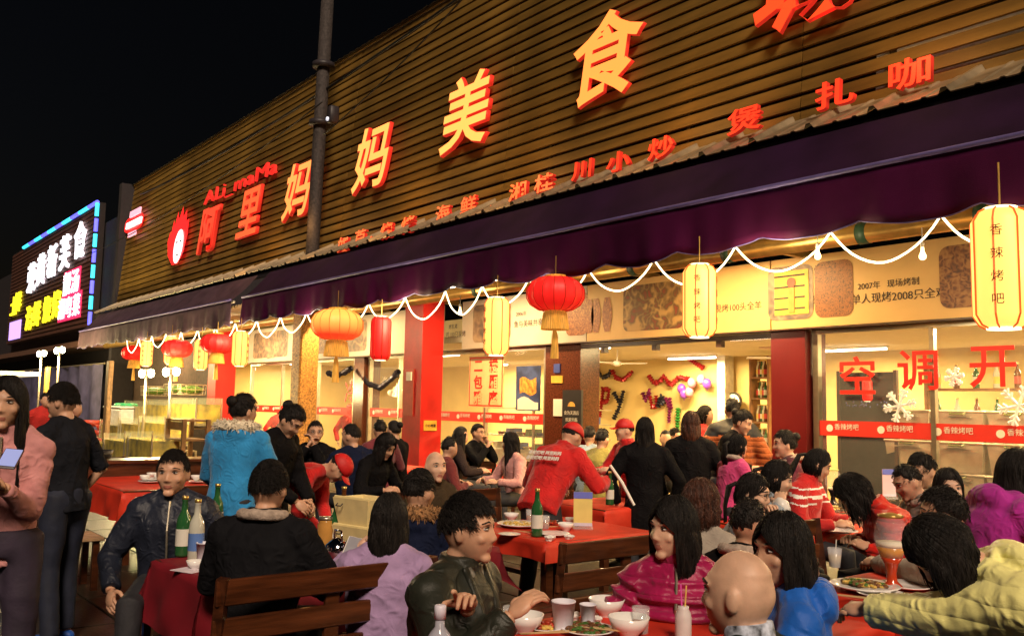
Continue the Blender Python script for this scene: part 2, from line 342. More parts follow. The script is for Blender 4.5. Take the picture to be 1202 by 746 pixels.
# hanging roast birds printed on a pale panel
for px in (692,700,713):
    x = fz(px,360).x; wp(MB().grid(lambda u,v: (x+(.05+.05*math.sin(v*PI))*(u-.5)*2, 9.0935, 2.74+.5*v), 2, 6), 'picture_print', PH[0], t)
def ftext(s, px, py, size, m=None, off=.0): q = fz(px, py); return wall_text(s, (q.x,9.096,q.z), size, m or mat('ink'), t, .001, off)
ftext('单人现烤2008只全鸡', 1053, 347, .118, None, 0); ftext('2007年', 1020, 335, .09); ftext('现场烤制', 1060, 331, .09); ftext('现烤100头全羊', 866, 360, .11, None, 0)
ftext('鸡100只现烤', 535, 392, .11); ftext('烤乳猪', 532, 383, .09); ftext('鱼与美味共享', 620, 379, .12); ftext('2006年', 612, 368, .09); ftext('招牌大羊', 318, 418, .12)
ftext('二三四季烤全羊', 950, 318, .12); ftext('炭烧', 947, 352, .11)
# open doorway: top track, hangers
tr = thing('door_track', 'dark sliding door track above the open doorway', 'door track', (-8.1,9.25,2.5))
wp(MB().bb(-9.8,-6.47,9.2,9.3,2.53,2.59), 'rail', darkf, tr)
for x in (-9.4,-8.4,-7.3): wp(MB().bb(x,x+.08,9.21,9.29,2.45,2.529), 'hanger', darkf, tr)
# ------------------------------------------------------------------ slatted facade leaning slightly back
DL = R_(5.0); FU = Vector((0, math.sin(DL), math.cos(DL))); FN = Vector((0, -math.cos(DL), math.sin(DL))); F0 = Vector((0, 8.25, 4.72))
def fp(x, h, out=0): return Vector((x, F0.y, F0.z)) + FU*h + FN*out
def fpx(px, py, out=0): return aP(px, py, F0+FN*out, FN)
slatm = [mat('slat_%d' % i, c, .5, var=.34, scale=2.2, stretch=(.35,3,3), bump=.1) for i, c in enumerate(((.22,.125,.024),(.195,.108,.02),(.245,.14,.028)))]
FH = 4.15; NS = 24; PT = FH/NS
ft = thing('slatted_facade', 'tall signboard facade of brown horizontal metal slats above the tin canopy', 'facade', (-14,8.3,4.72))
backm = mat('facade_backing', (.012,.008,.006), .8, var=.3)
o = MB(); o._add([fp(-31.4,-.1,-.12), fp(5,-.1,-.12), fp(5,FH,-.12), fp(-31.4,FH,-.12)], [(0,1,2,3)]); world_parent(o.build('backing_sheet', backm), ft)
mb = MB(); L = 5.2
M = Matrix(((1,0,0),(0,FN.y,FU.y),(0,FN.z,FU.z)))
mb.box((0,0,0), (L-.012,.035,PT*.72), M); sm = [mb.mesh('slat', m) for m in slatm]
for j in range(NS):
    for i in range(7):
        x = -31.4+L*(i+.5); p_ = fp(x, PT*(j+.45), random.uniform(-.006,.006))
        o = link('slat', sm[(i*3+j*5+i*j) % 3], ft, p_-ft.location)
for x in np.arange(-30.4, 5, 2.6):
    mb = MB(); mb.box(fp(x, FH/2, -.06), (.05,.05,FH), M); world_parent(mb.build('batten', mat('batten_dark', (.03,.02,.012), .6)), ft)
# pale sheet added so the gaps at the right-hand bottom look lit
mb = MB(); mb._add([fp(-4.6,.05,-.1), fp(3,.05,-.1), fp(3,.62,-.1), fp(-4.6,.62,-.1)], [(0,1,2,3)]); world_parent(mb.build('lit_gap_sheet', mat('lit_gap_sheet', (.75,.72,.66), .5, var=.1)), ft)
# coping of ribbed grey sheet along the top
mb = MB()
mb.grid(lambda u, v: fp(-31.5+36.5*u, FH+.02+.2*v, .10-.5*v+.012*math.sin(u*900)), 500, 2); world_parent(mb.build('coping', mat('coping_grey', (.10,.095,.09), .5, metal=.3, var=.2)), ft)
mb = MB().box(fp(-13.2, FH+.0, .04), (36.4,.03,.05), M); world_parent(mb.build('top_trim', slatm[2]), ft)
mb = MB().bb(-31.75,-31.45,8.2,17.7,0,8.9); world_parent(mb.build('end_wall', mat('end_wall_dark', (.03,.025,.03), .8)), ft)
# ------------------------------------------------------------------ big lit characters
def sign_char(ch, px, py, size, fc, side, e, label, sx=1.0, depth=.05, shear=.0, off=.02):
    fm = emi('char_face_%s_%d' % (hex(ord(ch[0]))[2:], px), fc, e); sm_ = emi('char_side_%d' % px, side, .5)
    me = text_mesh(ch, size, depth/2, off-(.0 if ch in '食城' else .008), 'sign_character', .007 if ch in '食城' else .020, [fm, sm_]); nz_ = [p_.normal.z for p_ in me.polygons]; me.polygons.foreach_set('material_index', [0 if z_ > .93 else 1 for z_ in nz_])
    if shear:
        co = np.empty(len(me.vertices)*3); me.vertices.foreach_get('co', co); co = co.reshape(-1,3); co[:,0] += shear*co[:,1]; me.vertices.foreach_set('co', co.ravel())
    o = link('sign_character', me); o.matrix_world = frame(fpx(px, py, .14), (1,0,0), FU, sx); return tag(o, label, 'sign letter', 'large lit characters on the facade')
CH = [('城',948,-36,(1,.07,.015),.85),('食',712,65,(1,.27,.05),1.25),('美',549,131,(1,.38,.08),1.3),('妈',438,185,(1,.36,.08),1.3),('妈',351,223,(1,.30,.07),1.15),('里',294,249,(1,.12,.035),.85),('阿',246,269,(.9,.07,.03),.8)]
for i, (ch, px, py, c, e) in enumerate(CH):
    sign_char(ch, px, py, 1.32, c, (.7,.03,.015), e, 'lit red and orange character %s %s' % (ch, ['cut off at the top, after 食','shaped like a roofed hall, between 美 and 城','with one dim stroke, before 食','standing clear to the right of the utility pole','half hidden behind the utility pole','between 阿 and the pole','next to the flame emblem'][i]), off=.024, shear=.08)
# flame-haired emblem beside the first character
t = thing('flame_emblem', 'lit emblem of red flames around a white oval face', 'sign', fpx(209,279,.1))
fr = emi('emblem_red', (1,.02,.02), 1.0); fw = emi('emblem_white', (1,.85,.85), 1.4)
loc = t.location
def ep(u, h, out): return fpx(209,279,out) + Vector((u*1.25,0,0)) + FU*h*.82
pts = [(-.55,-.55),(-.72,.0),(-.62,.35),(-.55,.22),(-.46,.75),(-.36,.5),(-.24,1.0),(-.12,.68),(.06,1.12),(.16,.72),(.36,.92),(.42,.5),(.58,.55),(.62,.0),(.5,-.6),(.2,-.95),(-.15,-.95)]
mb = MB(); n = len(pts); mb._add([ep(*p_, .10) for p_ in pts]+[ep(*p_, .16) for p_ in pts], [tuple(range(n,2*n))[::1], tuple(range(n-1,-1,-1))]+[(k,(k+1)%n,n+(k+1)%n,n+k) for k in range(n)]); world_parent(mb.build('flames', fr), t)
mb = MB(); m_ = 22; mb._add([ep(.1+.30*math.cos(2*PI*k/m_), -.32+.6*math.sin(2*PI*k/m_), .162) for k in range(m_)]+[ep(.1+.30*math.cos(2*PI*k/m_), -.32+.6*math.sin(2*PI*k/m_), .18) for k in range(m_)], [tuple(range(m_,2*m_))]+[(k,(k+1)%m_,m_+(k+1)%m_,m_+k) for k in range(m_)]); face = world_parent(mb.build('face', fw), t)
for du, dh, wd in ((-.06,-.15,.12),(.2,-.15,.12),(.08,-.62,.14)):
    mb = MB().box(ep(.02+du, dh, .184), (wd,.006,.05), M); world_parent(mb.build('face_mark', mat('ink')), t)
# pinkish oval brand plate at the far end
t = thing('oval_sign', 'small lit oval sign with white bar at the far end of the facade', 'sign', fpx(158,262,.1))
for nm, hw, hh, du, dh, m_ in (('plate',.95,.26,0,0,fr),('white_bar',.8,.10,0,.0,fw),('top_print',.55,.10,0,.36,emi('emblem_pink',(1,.45,.6),.8)),('bottom_print',.4,.07,0,-.36,emi('emblem_pink',(1,.45,.6),.8))):
    c_ = fpx(158,262,.10 if nm == 'plate' else .165); k2 = 18 if nm == 'plate' else 4
    mb = MB(); pr = [(hw*math.copysign(abs(math.cos(a))**.5, math.cos(a)), hh*math.copysign(abs(math.sin(a))**.7, math.sin(a))) for a in [2*PI*(k+.5)/18 for k in range(18)]] if nm == 'plate' else [(hw,hh),(-hw,hh),(-hw,-hh),(hw,-hh)]
    n = len(pr); mb._add([c_+Vector((u+du,0,0))+FU*(h+dh) for u,h in pr]+[c_+Vector((u+du,0,0))+FU*(h+dh)+FN*.05 for u,h in pr], [tuple(range(n,2*n))]+[(k,(k+1)%n,n+(k+1)%n,n+k) for k in range(n)]); world_parent(mb.build(nm, m_), t)
# script lettering over the first characters
t = thing('script_lettering', 'thin red neon script lettering above the first characters', 'sign', fpx(280,218,.1))
o = link('lettering', text_mesh('ALi_maMa', .95, .03, -.012, 'lettering', mats=[emi('script_red', (.85,.03,.02), .75)])); o.parent = t; o.matrix_parent_inverse = Matrix.Translation(-t.location)
a_, b_ = fpx(241,232,.1), fpx(325,198,.1); ln = o.dimensions.x or 4; o.matrix_basis = frame((a_+b_)/2, (1,0,0), FU, (b_.x-a_.x)/max(.5, max(v.co.x for v in o.data.vertices)*2), .55)
# lower row of small red characters standing on the tin canopy
t = thing('small_sign_row', 'row of small red lit characters standing just above the tin canopy', 'sign', fpx(650,210,.1))
sr = [emi('row_red', (1,.05,.015), .75), emi('row_side', (.5,.02,.01), .5)]; so = [emi('row_orange', (1,.16,.04), .8), sr[1]]
for ch, px, py in (('奴',404,284),('芦',424,276),('·',437,276),('烧',455,268),('烤',480,261),('海',521,248),('鲜',551,238),('·',578,240),('湘',609,222),('桂',640,212),('川',684,197),('小',727,187),('炒',777,171),('煲',875,138),('扎',981,107),('咖',1069,83)):
    q = fpx(px, py+3, .3); o = link('sign_character', text_mesh(ch, .42 if px < 800 else .46, .03, .008, 'sign_character', 0, so if px < 650 else sr)); o.parent = t; o.matrix_parent_inverse = Matrix.Translation(-t.location); o.matrix_basis = frame(q, (1,0,0), FU, 1, .72 if px < 600 else .66)
for x in np.arange(-19, 5, 3): lamp('sign_glow', 'POINT', fp(x, .35, .75), 14, (1,.5,.16), .25)
# ------------------------------------------------------------------ tin canopy strip below the facade
tin = mat('tin_sheet', (.30,.24,.15), .38, metal=.4, var=.35, scale=3, bump=.2, bscale=12)
t = thing('tin_canopy', 'narrow sloping tin canopy of ribbed sheets below the facade', 'canopy', (-13,7.9,4.5))
TA, TB = Vector((0,7.55,4.40)), Vector((0,8.3,4.80)); tw = .66
mb = MB(); prof = [(0,0),(.03,.05),(.075,.05),(.105,0),(.3,0),(.315,.012),(.345,.012),(.36,0),(.50,0),(.515,.012),(.545,.012),(.56,0),(.655,0)]
n = len(prof); up = Vector((0,-(TB-TA).z,(TB-TA).y)).normalized()
mb._add([TA+Vector((u,0,0))+up*h for u,h in prof]+[TB+Vector((u,0,0))+up*h for u,h in prof]+[TA+Vector((u,0,0))+up*(h-.012) for u,h in prof], [(k,k+1,n+k+1,n+k) for k in range(n-1)]+[(2*n+k,2*n+k+1,k+1,k) for k in range(n-1)])
tmesh = mb.mesh('tin_sheet', tin)
for i in range(55):
    o = link('tin_sheet', tmesh, t); o.matrix_parent_inverse = Matrix.Translation(-t.location); o.location = (-31.3+tw*i, 0, random.uniform(-.006,.006))
world_parent(MB().bb(-31.3,5,7.6,7.66,4.26,4.36).build('edge_rail', mat('dark_steel', (.03,.025,.03), .5)), t)
# ------------------------------------------------------------------ awnings with scalloped valance
awn = mat('awning_fabric', (.018,.005,.026), .85, var=.25, scale=2, bump=.25, bscale=150, spec=.12); val = mat('valance_fabric', (.055,.004,.034), .75, var=.28, scale=1.2, bump=.3, bscale=160, spec=.12)
hemm = mat('hem_piping', (.13,.105,.30), .5, var=.15); val2 = mat('valance_grey', (.075,.045,.06), .75, var=.25, scale=3, bump=.3, bscale=160, spec=.12)
def awning(x0, x1, label, fm, vm, ph=0, sag=0):
    t = thing('awning', label, 'awning', ((x0+x1)/2,7,3.7), 0, None); nx = int((x1-x0)/.06)
    A, B = (7.52,4.30), (6.98,3.72)
    world_parent(MB().grid(lambda u,v: (x0+(x1-x0)*u, A[0]+(B[0]-A[0])*v, A[1]+(B[1]-A[1])*v-.03*math.sin(PI*v)*(1+.4*math.sin(u*90))), nx//4, 6).build('canopy_fabric', fm, None, True), t)
    def vf(u, v):
        x = x0+(x1-x0)*u; s = abs(math.sin(PI*x/1.0+ph)); zb = 3.17+.085*(1-s**.8)+.02*math.sin(x*1.1)
        return (x, 6.97+.02*math.sin(x*7.3)*v+.012*math.sin(x*17)*v-.02*v, 3.715+(zb-3.715)*v)
    o = MB().grid(vf, nx, 6).build('valance', vm, None, True); world_parent(o, t)
    m = o.modifiers.new('thickness', 'SOLIDIFY'); m.thickness = .006
    world_parent(MB().tube([(x0+(x1-x0)*k/40, 6.955, 3.722) for k in range(41)], .022, 8).build('hem_piping', hemm, None, True), t)
    world_parent(MB().tube([vf(k/(nx), 1) for k in range(nx+1)], .007, 5).build('edge_piping', hemm, None, True), t)
    world_parent(MB().tube([(x0,7.03,3.69),(x1,7.03,3.69)], .03, 8).build('front_bar', alu, None, True), t)
    return t
awning(-17.4, 5, 'dark purple awning with lavender hem over the restaurant windows', awn, val)
awning(-30.5, -18.0, 'greyish awning further along the facade beyond the utility pole', val2, val2, .7)
# ------------------------------------------------------------------ rope light swags and bulbs
rope = emi('rope_light', (1,.80,.45), 5)
t = thing('rope_light', 'glowing white rope light hung in swags along the canopy beam', 'rope light', (-9,7.2,3.2))
xs_ = [aY(px,py,7.2).x for px,py in ((1230,240),(1105,280),(975,299),(863,313),(767,325),(690,333),(620,345),(565,352),(522,357),(475,360))]
xs_ += [xs_[-1]-1.12*k for k in range(1,14)]
xs_ = [xs_[0]+1.1*k for k in range(6,0,-1)]+xs_
for a, b in zip(xs_, xs_[1:]):
    mb = MB().tube([(a+(b-a)*k/14, 7.2+.01*math.sin(k), 3.26-.33*4*(k/14)*(1-k/14)*(.9+.2*((int(a*7)) % 3)/2)) for k in range(15)], .0095, 6); world_parent(mb.build('swag', rope, None, True), t)
for x in np.arange(-24, 5, 3.2): lamp('rope_glow', 'POINT', (x, 6.9, 2.95), 55, (1,.78,.45), .25)
bt_ = thing('light_bulb', 'x', 'bulb'); MB().lathe([(.02,.12),(.025,.06),(.05,.0),(.045,-.04),(.02,-.06)], 12).build('bulb', emi('bulb_warm', (1,.75,.35), 4), bt_, True); MB().lathe([(.03,.12),(.03,.18),(.008,.19),(.008,.4)], 10).build('socket', mat('white_plastic'), bt_, True)
BP = Proto(bt_)
for px, py, lb in ((540,366,'small warm bulb hanging near the red pillar'),(1083,300,'small warm bulb hanging near the large yellow lantern'),(960,300,'small warm bulb hanging above the yellow grill picture')): BP.put(aY(px, py, 7.35), 0, lb, 'bulbs under the beam', .6)
# ------------------------------------------------------------------ lanterns
yp = emi('lantern_yellow', (1,.50,.10), 1.5, (.6,.35,.1)); yd = emi('lantern_rib', (.75,.12,.02), .5); rp = emi('lantern_red', (.9,.012,.008), .62, (.5,.02,.02)); rr = emi('lantern_red_rib', (.35,.01,.0), .3)
tas = mat('tassel_gold', (.75,.38,.05), .6, emit=.18, ecol=(1,.5,.08), var=.3, scale=60, stretch=(1,1,.1))
def cyl_lantern(name, label, body, rib, tx=None):
    t = thing(name, label, 'lantern'); h, r = .34, .155; n = 8
    MB().lathe([(.09,h),(r*.8,h-.02),(r,h-.07),(r,-h+.07),(r*.8,-h+.02),(.09,-h)], n*3).build('shade', body, t, True); sh_ = t.children[-1]
    for k in range(n):
        a = 2*PI*k/n; MB().tube([(rr_*math.cos(a), rr_*math.sin(a), z) for rr_, z in ((.09,h+.004),(r*.82,h-.015),(r+.004,h-.07),(r+.004,-h+.07),(r*.82,-h+.015),(.09,-h-.004))], .006, 5).build('rib', rib, sh_)
    for z in (h,-h): MB().lathe([(.09,z-.012),(.092,z+.012)], 16).build('rim', emi('rim_glow', (1,.8,.45), 2.2), t)
    MB().tube([(0,0,h),(0,0,h+.28)], .006, 5).build('hanger', pipe, t)
    if tx:
        for j, ch in enumerate(tx):
            me = text_mesh(ch, .068, .001, .0, 'lettering', mats=[mat('ink')])
            for a in (-PI*.72, -PI*.22):
                o = link('lettering', me, sh_); o.matrix_basis = frame((math.cos(a)*(r+.008), math.sin(a)*(r+.008), .2-.13*j), (-math.sin(a), math.cos(a), 0), (0,0,1))
    return t
LY = Proto(cyl_lantern('paper_lantern', 'x', yp, yd, '香辣烤吧'))
LR = Proto(cyl_lantern('paper_lantern', 'x', rp, rr))
def round_lantern(body, label):
    t = thing('round_lantern', label, 'lantern'); N = 16
    prof = [(.1,.2),(.2,.185),(.29,.13),(.335,.05),(.335,-.05),(.29,-.13),(.2,-.185),(.1,-.2)]
    mb = MB(); sg = 64; mb._add([(r*(1-.035*abs(math.sin(k*N/2*2*PI/sg)) )*math.cos(2*PI*k/sg), r*(1-.035*abs(math.sin(k*N/2*2*PI/sg)))*math.sin(2*PI*k/sg), z) for r,z in prof for k in range(sg)], [(i*sg+k,(i+1)*sg+k,(i+1)*sg+(k+1)%sg,i*sg+(k+1)%sg) for i in range(7) for k in range(sg)])
    sh_ = mb.build('shade', body, t, True)
    for k in range(N): a = 2*PI*k/N; MB().tube([((r+.004)*math.cos(a),(r+.004)*math.sin(a),z) for r,z in prof], .004, 4).build('rib', rr if body is rp else yd, sh_)
    for z in (.2,-.2): MB().lathe([(.12,z-.02),(.12,z+.02)], 16).build('rim', tas, t)
    MB().tube([(0,0,.2),(0,0,.45)], .006, 5).build('hanger', pipe, t)
    mb = MB(); mb.grid(lambda u,v: ((.13+.03*v+.008*(int(u*72)%2))*math.cos(2*PI*u), (.13+.03*v+.008*(int(u*72)%2))*math.sin(2*PI*u), -.215-.2*v), 72, 2); mb.build('fringe', tas, t)
    MB().tube([(0,0,-.4),(0,0,-.46),(0,0,-.5),(0,0,-.75)], [.012,.03,.035,.05], 8).build('tassel', tas, t); return t
RR = Proto(round_lantern(rp, 'x'))
ry = mat('lantern_two_tone', (.6,.2,.05), .5, emit=1.0, ecol=(1,.3,.05), var=0)
tt = ry.node_tree; b = tt.nodes['Principled BSDF']; tc = tt.nodes.new('ShaderNodeTexCoord'); sp = tt.nodes.new('ShaderNodeSeparateXYZ'); cr = tt.nodes.new('ShaderNodeValToRGB'); mr = tt.nodes.new('ShaderNodeMapRange')
mr.inputs[1].default_value = -.2; mr.inputs[2].default_value = .2; e = cr.color_ramp.elements; e[0].color = (.75,.03,.01,1); e[1].color = (1,.5,.08,1); e[0].position = .15; e[1].position = .7
tt.links.new(tc.outputs['Object'], sp.inputs[0]); tt.links.new(sp.outputs[2], mr.inputs[0]); tt.links.new(mr.outputs[0], cr.inputs[0]); tt.links.new(cr.outputs[0], b.inputs['Emission Color'])
RY = round_lantern(ry, 'round lantern with yellow top and red bottom near the utility pole'); RY.location = aY(396,381,6.9); RY.scale = (1.25,)*3
G1 = 'lanterns hung along the awning'
for px, py, s, lb in ((1176,315,1.28,'large yellow cylinder lantern with black characters at the window with red letters'),(821,353,1.03,'yellow cylinder lantern hanging before the open doorway'),(583,383,1.05,'yellow cylinder lantern hanging before the window notice'),(282,409,1.0,'yellow cylinder lantern beside the plain red pillar'),(236,416,.95,'yellow cylinder lantern beside the round lantern of the plain red pillar'),(201,411,.95,'yellow cylinder lantern overlapping a round red one above the fish tanks'),(172,415,.9,'yellow cylinder lantern above the brownish fish tank')):
    q = aY(px, py, 6.85); LY.put(q, .3*px, lb, G1, s)
LR.put(aY(447,397,6.85), .4, 'red cylinder lantern hanging beside the red pillar', G1, .95)
q = aY(1018,458,9.6); LR.put(q, 0, 'small red cylinder lantern hanging inside the window behind the red lettering', G1, .36)
for px, py, s, lb in ((652,345,1.0,'round red lantern with gold fringe hanging before the granite column'),(255,403,1.0,'round red lantern hanging in front of the plain red pillar'),(208,409,1.0,'round red lantern between two yellow lanterns above the fish tanks'),(158,414,1.05,'round red lantern at the tarpaulin end of the lantern row')):
    RR.put(aY(px, py, 6.85 if px > 200 else 7.6), px*.1, lb, G1, s)
# ------------------------------------------------------------------ utility pole and cables
t = thing('utility_pole', 'tall utility pole rising through the canopy with clamps and a small camera', 'utility pole', (0,0,0))
b_ = aY(387,-40,7.85); lo_ = aY(356,470,7.85); base = lo_+(lo_-b_)*(lo_.z/(b_.z-lo_.z)); a_ = base+(b_-base)*((aY(364,303,7.85).z)/b_.z); t.location = (base.x, base.y, 0)
polem = mat('pole_concrete', (.045,.036,.034), .75, var=.4, scale=22, bump=.4, bscale=60)
wp_ = lambda mb, nm, m, p: world_parent(mb.build(nm, m, None, True), p)
wp_(MB().tube([base, a_, b_], [.14,.13,.125], 16), 'pole', polem, t)
for py in (82, 150):
    c_ = a_+(b_-a_)*((303-py)/343); wp_(MB().tube([c_, c_+Vector((0,0,.1))], .22, 16), 'clamp', mat('dark_steel'), t)
q = aY(391,135,7.6); wp_(MB().cbox(q, (.16,.2,.34), .03), 'camera_box', mat('dark_steel'), t); wp_(MB().tube([q+Vector((0,-.1,-.1)), q+Vector((0,-.13,-.1))], .04, 10), 'lens', emi('lens_glint', (.8,.85,1), .6), t)
for i, (p0, p1, lb) in enumerate((((165,228),(620,-60),'thick black cable bundle running along the facade top'),((380,158),(560,-20),'thin cable sloping up from the pole camera'),((100,300),(378,120),'cable sagging to the utility pole from the far sign'))):
    A, B = aY(*p0, 7.5 if i else 7.9), aY(*p1, 7.5 if i else 7.9); mb = MB().tube([A+(B-A)*k/20-Vector((0,0,.5*4*(k/20)*(1-k/20)*(.6 if i != 1 else .2))) for k in range(21)], .03 if i == 0 else .014, 6)
    tag(mb.build('overhead_cable', mat('cable_black', (.012,.012,.012), .5), None, True), lb, 'cable')
# ------------------------------------------------------------------ inside the restaurant
def tinsel(mb, pts, r=.045):
    P_ = []
    for a, b in zip(pts, pts[1:]):
        a = Vector(a); b = Vector(b); n = max(2, int((b-a).length/.03))
        P_ += [a+(b-a)*k/n for k in range(n)]
    P_.append(Vector(pts[-1])); mb.tube(P_, [r*(1.25 if k % 2 else .45)*random.uniform(.8,1.2) for k in range(len(P_))], 7, cap=False)
tin_c = dict(r=mat('tinsel_red', (.35,.02,.03), .3, metal=.5), k=mat('tinsel_dark', (.03,.03,.05), .3, metal=.5), g=mat('tinsel_green', (.04,.25,.05), .3, metal=.5), p=mat('tinsel_purple', (.2,.02,.12), .3, metal=.5), b=mat('tinsel_blue', (.04,.04,.2), .3, metal=.5))
YB = 15.3
def w2(px, py): return tuple(aY(px, py, YB))
STR = {'P green, first of the word': ('g', [[(688,468),(688,448),(697,450),(697,462),(688,466)]]), 'P dark red, second of the word': ('r', [[(704,490),(708,456),(715,457),(713,470),(706,473)]]),
 'Y black with long tail': ('k', [[(720,460),(727,472)],[(732,458),(726,480),(720,492)]]), 'N purple': ('p', [[(754,460),(758,470),(762,458),(763,470)]]), 'E dark': ('r', [[(763,464),(765,478),(771,476),(770,464)]]), 'W black': ('k', [[(772,478),(776,464),(780,470),(776,474)]]), 'G-shaped purple with a hanging tail': ('p', [[(781,466),(786,478),(785,496)],[(786,466),(788,480)]])}
for nm, (c, sts) in STR.items():
    mb = MB()
    for st in sts: tinsel(mb, [w2(*p_) for p_ in st], .05)
    tag(mb.build('tinsel_letter', tin_c[c]), 'tinsel letter %s on the cream back wall' % nm, 'tinsel letter', 'tinsel greeting on the back wall')
def garland(pts, c, label, r=.05):
    mb = MB(); tinsel(mb, [w2(*p_) for p_ in pts], r); return tag(mb.build('tinsel_garland', tin_c[c]), label, 'garland', 'tinsel garlands inside')
garland([(686,442),(695,428),(702,438),(708,443),(714,440),(718,434)], 'k', 'dark tinsel garland above the greeting letters beside granite column')
garland([(718,434),(723,443),(731,446),(738,440),(742,436)], 'r', 'red tinsel garland swag in the middle of the back wall')
garland([(761,440),(768,450),(776,446),(779,441),(787,452),(797,442),(808,445),(815,450)], 'r', 'red tinsel garland swags beside the balloons')
garland([(808,420),(826,432)], 'r', 'short red tinsel twist hanging near the ceiling')
garland([(796,478),(795,505),(798,520)], 'g', 'green tinsel garland hanging below the balloons', .06)
for px, py, c, nm in ((800,456,'p','purple'),(812,449,'pk','pink'),(809,460,'pk','pink'),(823,445,'pk','pale pink'),(830,450,'p','violet'),(803,462,'p','deep purple')):
    q = aY(px, py, YB-.1); t = MB().ell(q, (.10,.09,.115)); t.tube([q-Vector((0,0,.112)), q-Vector((0,0,.135))], [.004,.018], 6)
    tag(t.build('balloon', mat('balloon_p', (.22,.05,.45), .3, coat=.5) if c == 'p' else mat('balloon_pink', (.75,.25,.35), .3, coat=.5), None, True), '%s balloon in the cluster on the back wall' % nm, 'balloon', 'balloons')
# wall clock, white pilaster, bar shelves with bottles
t = thing('wall_clock', 'round black rimmed wall clock on the far wall', 'clock', aY(862,471,15.2)); MB().tube([(0,0,0),(0,-.04,0)], .19, 24).build('rim', mat('dark_steel'), t); MB().tube([(0,-.041,0),(0,-.046,0)], .155, 24).build('dial', white, t)
for a, l in ((.5,.11),(2.2,.08)): MB().tube([(0,-.05,0),(math.sin(a)*l,-.05,math.cos(a)*l)], .008, 5).build('hand', mat('ink'), t)
bottle_g = [mat('bottle_green', (.02,.10,.03), .08, var=0, coat=.6), mat('bottle_brown', (.12,.04,.01), .08, var=0, coat=.6), mat('bottle_clear', (.5,.5,.42), .08, var=0, coat=.6)]
BPROF = [(.034,0),(.036,.01),(.036,.15),(.032,.18),(.016,.215),(.0135,.26),(.015,.262),(.015,.275)]
def bottle(name, label, m, lab=None, h=1.0, clear=False):
    t = thing(name, label, 'bottle'); g_ = MB().lathe([(r,z*h) for r,z in BPROF], 16).build('glass', m, t, True)
    MB().lathe([(.0365,.05*h),(.0365,.13*h)], 16, cap=False).build('label', mat('bottle_label_%s' % (lab or 'a'), {'r':(.6,.05,.04),'y':(.7,.5,.1),None:(.7,.68,.6),'b':(.1,.2,.5)}[lab], .5), g_, True)
    MB().lathe([(.0155,.268*h),(.0155,.285*h)], 12).build('cap', mat('gold_foil', (.7,.5,.15), .3, metal=.8) , t, True); return t
SB = [Proto(bottle('bottle', 'x', bottle_g[k], (None,'r','y')[k])) for k in range(3)]
def shelf(x0, x1, y, zs_, label, n, group):
    t = thing('bottle_shelf', label, 'shelf', ((x0+x1)/2, y, 0)); wd = mat('shelf_wood', (.22,.10,.04), .5, var=.25)
    for xx in (x0,x1): wp(MB().bb(xx-.02,xx+.02,y-.15,y+.15,.1,zs_[-1]+.4), 'upright', wd, t)
    for z in zs_: wp(MB().bb(x0+.021,x1-.021,y-.15,y+.15,z-.03,z), 'board', wd, t)
    for z in zs_:
        for k in range(n): SB[(k*2+int(z*10)) % 3].put((x0+.12+(x1-x0-.24)*k/(n-1), y-.05, z+.001), 0, 'bottle standing on the %s' % group, 'bottles on the %s' % group, 1.15)
a, b = aY(886,470,14.6).x, aY(907,470,14.6).x
shelf(a, b, 14.6, (1.0,1.45,1.9,2.3), 'tall wooden bar shelf full of bottles on the far wall', 5, 'tall bar shelf')
wp(MB().bb(aY(842,470,15).x, aY(851,470,15).x, 15.0, 15.29, .03, 2.78), 'pilaster', mat('plaster_white', (.7,.66,.55), .7))
shelf(-6.0, -3.2, 12.2, (1.55,2.0), 'long shelf of bottles seen through the lettered window', 11, 'long window shelf')
# ceiling fans
ft_ = thing('ceiling_fan', 'x', 'ceiling fan'); MB().tube([(0,0,0),(0,0,.22)], .015, 8).build('rod', white, ft_); MB().lathe([(.05,.0),(.09,-.03),(.09,-.07),(.04,-.1)], 16).build('motor', white, ft_, True)
for k in range(3): a = k*2*PI/3; MB().box((math.cos(a)*.35, math.sin(a)*.35, -.05), (.5,.11,.012), Matrix.Rotation(a,3,'Z') @ Matrix.Rotation(.15,3,'X')).build('blade', white, ft_)
FP = Proto(ft_)
for (x,y), lb in (((-8.6,12.6),'white three-bladed ceiling fan inside the open doorway'),((-6.9,10.6),'white ceiling fan close to the dark red column'),((-12.2,12.4),'white ceiling fan behind the window notice')): FP.put((x,y,2.56), x, lb, 'ceiling fans')
# dark board, storage boxes
t = thing('dark_board', 'large dark board standing behind the lettered window', 'board', (-5.75,9.75,0)); a, b = aY(985,500,9.75).x, aY(1052,500,9.75).x
wp(MB().bb(a,b,9.75,9.78,.3,2.12), 'panel', mat('board_black', (.018,.018,.022), .3, var=.3), t)
for xx in (a,b): wp(MB().bb(xx-.02,xx+.02,9.74,9.79,.03,2.14), 'frame', darkf, t)
mb = MB()
for k in range(26): mb.ell((a+.08+(b-a-.16)*random.random(), 9.745, 1.72+.06*random.random()), .012, None, 6, 4)
wp(mb, 'blue_lights', mat('board_blue', (.05,.06,.3), .4), t)
bx = thing('storage_box', 'x', 'storage box'); plm = mat('grey_plastic', (.50,.44,.33), .35, var=.12, alpha=.9)
mb = MB(); mb._add([(sx*.235,sy*.17,0) for sx,sy in ((-1,-1),(1,-1),(1,1),(-1,1))]+[(sx*.26,sy*.195,.30) for sx,sy in ((-1,-1),(1,-1),(1,1),(-1,1))], [(3,2,1,0),(0,1,5,4),(1,2,6,5),(2,3,7,6),(3,0,4,7)]); tb_ = mb.build('tub', plm, bx)
ld_ = MB().cbox((0,0,.315), (.55,.42,.028), .01).build('lid', mat('lid_pale', (.62,.55,.42), .35), bx)
